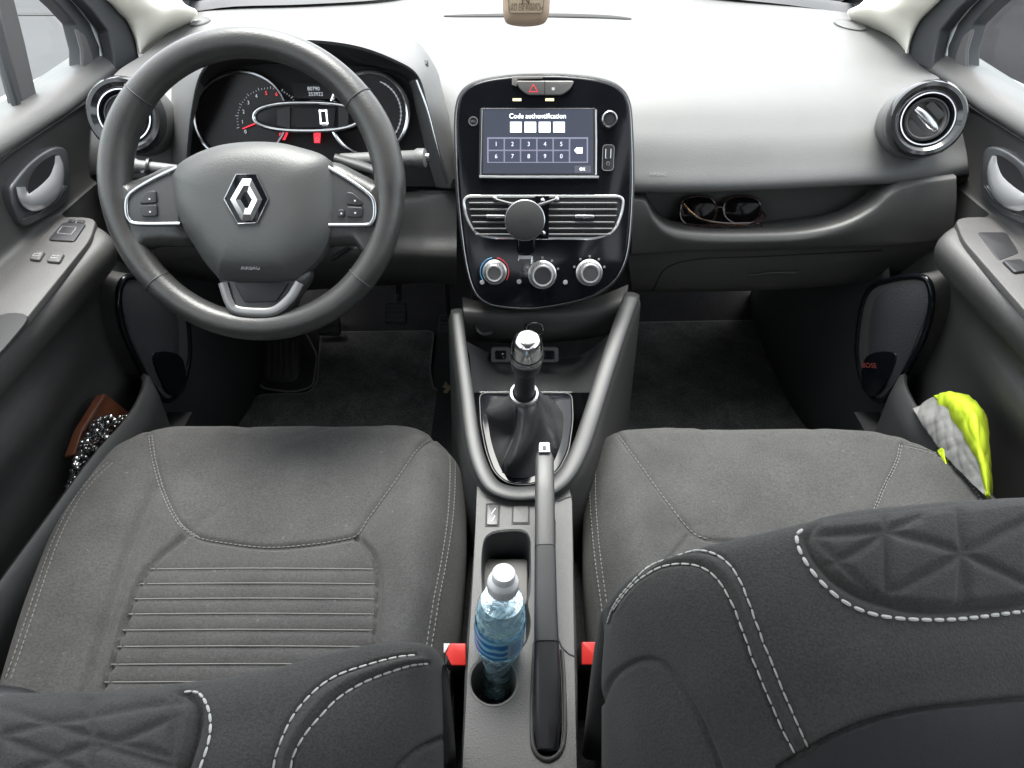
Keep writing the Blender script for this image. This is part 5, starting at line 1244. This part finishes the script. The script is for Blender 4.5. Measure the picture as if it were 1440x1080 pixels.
m = M().lathe(bc, ax, pp, 40); mk('bottle_body', m, BG, bot, sharp=80)
wpf = [(max(.0006, r-.0014), h+.001) for r, h in pp if h < .166]; m = M().lathe(bc, ax, [(.0004, .003)]+wpf+[(.0004, wpf[-1][1])], 36); mk('water', m, WAT, bot)
LBL = mat('label_blue', (.05, .30, .55), .4)
b0 = bpy.data.materials['label_blue']; nt = b0.node_tree; bs_ = nt.nodes['Principled BSDF']; tc = nt.nodes.new('ShaderNodeTexCoord'); nz = nt.nodes.new('ShaderNodeTexWave'); nz.inputs['Scale'].default_value = 30; nz.inputs['Distortion'].default_value = 7; nz.bands_direction = 'Z'
rp_ = nt.nodes.new('ShaderNodeValToRGB'); e = rp_.color_ramp.elements; e[0].position = .25; e[0].color = (.015, .15, .42, 1); e[1].position = .9; e[1].color = (.30, .55, .68, 1); k_ = e.new(.55); k_.color = (.04, .36, .62, 1)
nt.links.new(tc.outputs['Object'], nz.inputs['Vector']); nt.links.new(nz.outputs['Fac'], rp_.inputs['Fac']); nt.links.new(rp_.outputs['Color'], bs_.inputs['Base Color'])
m = M(); m.grid([[bc+ax*h+(nrm(np.cross(ax, V(0, 1, 0)))*math.cos(a)+np.cross(ax, nrm(np.cross(ax, V(0, 1, 0))))*math.sin(a))*(R_-.0003) for a in np.linspace(0, 2*math.pi, 41)[:-1]] for h in (.101, .112, .123, .1335)], closeu=True); mk('label', m, LBL, bot)
wf_ = Fr(bc+ax*.117+V(.006, -(R_+.0004), 0), nrm(V(.2, -1, .0)-ax*np.dot(V(.2, -1, 0), ax)), (1, 0, 0))
m = M()
for k in range(4):
    a0 = -1.25+k*.0; pts = []
m.grid([[bc+ax*h+V(math.cos(a), math.sin(a), 0)*(R_+.0001) for a in np.linspace(-1.25, -.45, 8)] for h in (.104, .131)]); mk('label_panel', m, mat('label_pale', (.32, .46, .52), .4), bot)
m = M()
for h in (.110, .114, .118, .122, .126): m.tube([bc+ax*h+V(math.cos(a), math.sin(a), 0)*(R_+.0002) for a in np.linspace(-1.15, -.6-.1*random.random(), 7)], .0004, seg=4)
mk('label_text', m, mat('label_ink', (.03, .10, .30), .5), bot)
CAPW = mat('cap_white', (.55, .56, .57), .4)
m = M().lathe(bc+ax*.184, ax, [(.0125, 0), (.0138, .0008), (.0140, .010), (.0134, .0125), (.0115, .0150), (.0105, .0162), (.0105, .022), (.0095, .024), (.001, .0245)], 36); mk('cap', m, CAPW, bot)
m = M()
for i in range(30):
    a = 2*math.pi*i/30; u = nrm(np.cross(ax, V(0, 1, 0))); w = np.cross(ax, u); d = u*math.cos(a)+w*math.sin(a); m.tube([bc+ax*.1855+d*.0140, bc+ax*.1945+d*.0139], .0004, seg=4)
mk('cap_ridges', m, CAPW, bot)
# ================================================================ magnetic phone mount clipped on the centre vent
pm = thing('phone_mount', 'round dark magnetic phone mount clipped to the centre vent', 'phone mount', pf.at(738, 340, .012))
pc_ = pf.at(738, 310, .036); m = M().lathe(pc_, pf.n, [(.022, -.012), (.0265, -.006), (.0272, -.001), (.0265, .0012), (.0255, .0018), (.001, .0020)], 48); mk('mount_disc', m, mat('mount_rubber', (.018, .018, .018), .6, bump=.2), pm)
mk('disc_rim', M().lathe(pc_, pf.n, [(.0268, -.004), (.0280, -.002), (.0276, .0002), (.0265, .0008)], 48), SATIN, pm)
text('mount_text', 'magnetic', Fr(pc_+pf.n*.0021, pf.n), .0042, BLACK, pm)
for a, b in (((698, 281), (722, 288)), ((783, 280), (757, 289)), ((765, 330), (750, 318))): mk('mount_arm', M().tube([pf.at(*a, .014), pf.at((a[0]+b[0])/2, (a[1]+b[1])/2, .018), pf.at(*b, .024)], [.0022, .0022, .003], seg=8), BLACK, pm)
for x, y in ((696, 279), (783, 280), (763, 282), (764, 328)): mk('arm_tip', M().lathe(pf.at(x, y, .013), pf.n, [(.003, -.003), (.0032, .002), (.0001, .004)], 10), SATIN, pm)
m = M(); m.box(pf.at(740, 340, .018), pf.ex, pf.ey, pf.n, .026, .032, .010); mk('mount_foot', m, GLOSS, pm, bevel=.003)
m = M(); m.tube([pf.at(x, y, .012) for x, y in ((729, 366), (731, 360), (744, 359), (748, 361), (748, 371))], .0016, seg=8); m.box(pf.at(738, 361.5, .012), pf.ex, pf.ey, pf.n, .018, .005, .003); mk('foot_clip', m, SATIN, pm)
# ================================================================ key ring hanging behind the gear knob
kr = thing('key_ring', 'thin steel key ring hanging from the card slot behind the gear knob', 'key ring', P(752, 470, Y=.80))
kc = P(752, 463, Y=.80); m = M().tube([kc+V(.013*math.cos(t), 0, .013*math.sin(t)) for t in np.linspace(0, 6.283, 29)[:-1]], .0011, closed=True, seg=8); mk('ring', m, CHROME, kr)
m = M(); m.box(kc+V(-.012, .004, -.004), (1, 0, .1), (0, 1, 0), (0, 0, 1), .010, .004, .022); mk('key_card', m, BLACK, kr, bevel=.001)
# ================================================================ sunglasses on the shelf
sg_ = thing('sunglasses', 'tortoiseshell sunglasses with dark lenses lying folded on the dashboard shelf', 'sunglasses', P(1015, 325, Y=.945))
gf = Fr(P(1015, 300, Y=.955), (0, -.9, .42))
TORT = mat('tortoiseshell', (.022, .009, .008), .2, coat=.3, var=.8, vscale=120); LENS = mat('dark_lens', (.004, .003, .003), .12, spec=.12)
for L in ([(957, 292), (962, 281), (978, 276), (998, 278), (1007, 290), (1005, 306), (992, 317), (972, 318), (958, 308)], [(1018, 292), (1024, 280), (1042, 276), (1062, 279), (1070, 290), (1068, 304), (1056, 313), (1034, 314), (1020, 305)]):
    q = cr([gf.at(a, b) for a, b in L], 4, True); m = M(); dome(m, q, sum(q)/len(q), gf.n, .005, rings=6, skirt=.001); mk('lens', m, LENS, sg_)
    mk('lens_frame', M().tube(q, .0018, closed=True, seg=8), TORT, sg_)
mk('bridge', M().tube(cr([gf.at(a, b) for a, b in ((1005, 294), (1012, 291), (1019, 294))], 4), .0016, seg=8), TORT, sg_)
mk('temple', M().tube(cr([gf.at(a, b, h) for a, b, h in ((958, 284, .012), (968, 296, .018), (985, 308, .022), (1020, 314, .022), (1062, 314, .018), (1072, 318, .012))], 4), .0018, seg=8), TORT, sg_)
mk('temple', M().tube(cr([gf.at(a, b, h) for a, b, h in ((1070, 296, .006), (1076, 306, .016), (1050, 316, .020), (1000, 318, .019), (955, 317, .010))], 4), .0018, seg=8), TORT, sg_)
mk('temple_wire', M().tube(cr([gf.at(a, b, h) for a, b, h in ((962, 286, .016), (975, 300, .024), (1000, 312, .026), (1050, 316, .025))], 4), .0007, seg=6), mat('gold_wire', (.7, .42, .2), .25, metal=1), sg_)
# ================================================================ beige air freshener hanging at the top
af = thing('air_freshener', 'beige bottle shaped air freshener hanging at the top above the dashboard', 'air freshener', P(739, 36, Y=.90))
ff = Fr(P(739, 10, Y=.90), (0, -.95, .25)); BEI = mat('freshener_beige', (.33, .24, .17), .5, coat=.15, var=.03)
q = cr([ff.at(a, b) for a, b in ((708, -30), (707, 10), (709, 26), (716, 34), (739, 37), (762, 34), (770, 26), (773, 10), (772, -30), (760, -44), (720, -44))], 4, True)
m = M(); dome(m, q, sum(q)/len(q), ff.n, .008, k=5, rings=10, skirt=.012); FB = bvh(m); mk('bottle_body', m, BEI, af, sharp=70)
q = [ff.at(a, b, .0082) for a, b in ((714, -26), (767, -26), (763, 18), (716, 18))]; m = M().prism(q[::-1], ff.n*.0006); mk('label', m, mat('freshener_label', (.31, .25, .17), .6), af)
mk('label_border', M().tube([p+ff.n*.0008 for p in q], .0005, closed=True, seg=5), mat('label_brown', (.06, .035, .022), .6), af)
for y, s, z in ((-16, 'PARFUM', .010), (0, 'N', .014), (7, 'AIR FRESHENER', .0052), (12.5, 'EAU DE PARFUM', .0058)): text('label_text', s, ff.to(739.5, y, .0092), z, bpy.data.materials['label_brown'], af)
mk('neck', M().lathe(ff.at(740, -46), (0, 0, 1), [(.012, 0), (.010, .008), (.010, .02), (.001, .021)], 20), BLACK, af)
mk('cord', M().tube([ff.at(740, -60), ff.at(740, -60)+V(0, .02, .2), V(.02, .80, 1.18)], .0008, seg=5), BLACK, af)
# ================================================================ things in the door pockets
lw = thing('leather_wallet', 'brown leather folder standing in the driver door pocket behind a beaded chain', 'wallet', P(150, 640, X=-.60))
wfm = Fr(P(155, 590, X=-.605), (.75, -.35, .5), (.35, .9, 0))
q = roundpoly([P(a, b, X=-.606) for a, b in ((148, 553), (186, 584), (168, 612), (130, 650), (104, 640), (116, 605))], .003)
m = M().prism(q, (-.012, -.004, 0)); mk('cover', m, mat('brown_leather', (.11, .036, .016), .45, bump=.5, scale=500, var=.2, vscale=30), lw, bevel=.002)
mk('spine_line', M().tube([P(a, b, X=-.6045) for a, b in ((118, 606), (132, 582), (148, 556))], .0012, seg=6), mat('dark_brown', (.06, .02, .012), .6), lw)
bcx = thing('beaded_chain', 'tangled chain of shiny black and silver beads in the driver door pocket', 'beaded chain', P(140, 660, X=-.59))
rnd = random.Random(5); mb, ms = M(), M()
def bead(m, p, r): m.lathe(p-V(0, 0, r), (0, 0, 1), [(.0002, 0), (r*.7, r*.3), (r, r), (r*.7, r*1.7), (.0002, 2*r)], 9)
poly = [(140, 585), (186, 585), (165, 615), (140, 650), (108, 686), (94, 688), (104, 650), (118, 615)]
def inp(x, y):
    c = False
    for k in range(len(poly)):
        a, b = poly[k], poly[(k+1) % len(poly)]
        if (a[1] > y) != (b[1] > y) and x < (b[0]-a[0])*(y-a[1])/(b[1]-a[1])+a[0]: c = not c
    return c
cnt = 0
while cnt < 340:
    x, y = rnd.uniform(92, 188), rnd.uniform(583, 690)
    if not inp(x, y): continue
    cnt += 1; bead(mb if rnd.random() < .7 else ms, P(x, y, X=-.592+rnd.uniform(-.003, .016)), rnd.uniform(.0026, .0042))
mk('dark_beads', mb, mat('black_bead', (.02, .02, .022), .08, coat=1), bcx); mk('silver_beads', ms, CHROME, bcx)
m = M()
for k in range(5):
    x, y = rnd.uniform(125, 160), rnd.uniform(595, 630); m.tube(cr([P(x-14, y+8, X=-.585), P(x, y, X=-.583), P(x+14, y-6, X=-.585)], 4), .0013, seg=6)
mk('chain_strand', m, CHROME, bcx)
# lime vest in the passenger door pocket
vs_ = thing('safety_vest', 'lime yellow safety vest with silver reflective band bundled in the passenger door pocket', 'safety vest', P(1350, 680, X=.62))
VG = mat('vest_lime', (.36, .47, .015), .75, bump=.4, scale=600, var=.06, vscale=20); VS = mat('vest_reflective', (.16, .16, .155), .5, bump=.3, scale=500, var=.12, vscale=40)
def crumple(G, amp, seed, f=1.0):
    r = np.random.RandomState(seed); out = G.copy(); n = gnormals(G); s = np.zeros(G.shape[:2])
    for k in range(9):
        d = r.randn(3); d /= np.linalg.norm(d); fq = r.uniform(40, 210)*f; s += (1-np.abs(np.sin(G@d*fq+r.uniform(0, 6))))**2*r.uniform(.3, 1)*60/fq*1.6
    return out+n*((s-s.mean())*amp)[..., None]
def cloth(rows, mt, name, amp, seed):
    G = crpatch([[P(a, b, X=x-.014) for a, b, x in r] for r in rows], 14, 12); G = crumple(G, amp, seed); mk(name, M().grid(G, flip=True), mt, vs_, solid=.002, sharp=40)
# silver band left of lime
cloth([[(1283, 574, .612), (1300, 566, .625), (1322, 552, .635)], [(1292, 590, .607), (1318, 585, .612), (1340, 572, .622)], [(1306, 612, .604), (1338, 608, .608), (1358, 596, .62)], [(1328, 640, .602), (1355, 632, .606), (1374, 624, .618)], [(1355, 668, .602), (1375, 662, .606), (1388, 655, .616)], [(1384, 696, .602), (1388, 694, .606), (1392, 690, .616)]], VS, 'reflective_band', .0017, 2)
cloth([[(1312, 556, .63), (1330, 550, .63), (1345, 553, .64), (1362, 556, .65)], [(1322, 574, .622), (1345, 570, .612), (1366, 570, .618), (1384, 578, .65)], [(1340, 598, .618), (1358, 598, .606), (1378, 602, .612), (1392, 612, .65)], [(1356, 622, .618), (1370, 628, .604), (1384, 634, .612), (1395, 640, .65)], [(1374, 650, .616), (1382, 660, .604), (1390, 668, .612), (1395, 672, .65)], [(1385, 690, .61), (1388, 694, .602), (1391, 700, .61), (1394, 704, .65)]], VG, 'lime_cloth', .0017, 4)
cloth([[(1318, 634, .600), (1326, 628, .602), (1331, 632, .606)], [(1324, 644, .600), (1328, 642, .601), (1333, 645, .606)], [(1328, 655, .600), (1331, 655, .6), (1333, 656, .604)]], VG, 'lime_corner', .001, 6)
# dry leaf on the driver floor
lf = thing('dry_leaf', 'small pale dry leaf on the carpet beside the driver mat', 'leaf', P(632, 545, Z=.02))
f7 = Fr(P(631, 546, Z=.022), (.1, -.3, 1)); pts = []
for k in range(22):
    a = 2*math.pi*k/22; r = .013*(1+.35*math.sin(3*a+1)+.25*math.sin(7*a)); pts.append(f7.loc(r*math.cos(a), r*math.sin(a)))
m = M(); dome(m, pts, f7.o, f7.n, .002, rings=4, skirt=.001); mk('leaf_blade', m, mat('leaf_tan', (.34, .27, .16), .9, bump=.6, scale=300, var=.2, vscale=90), lf)
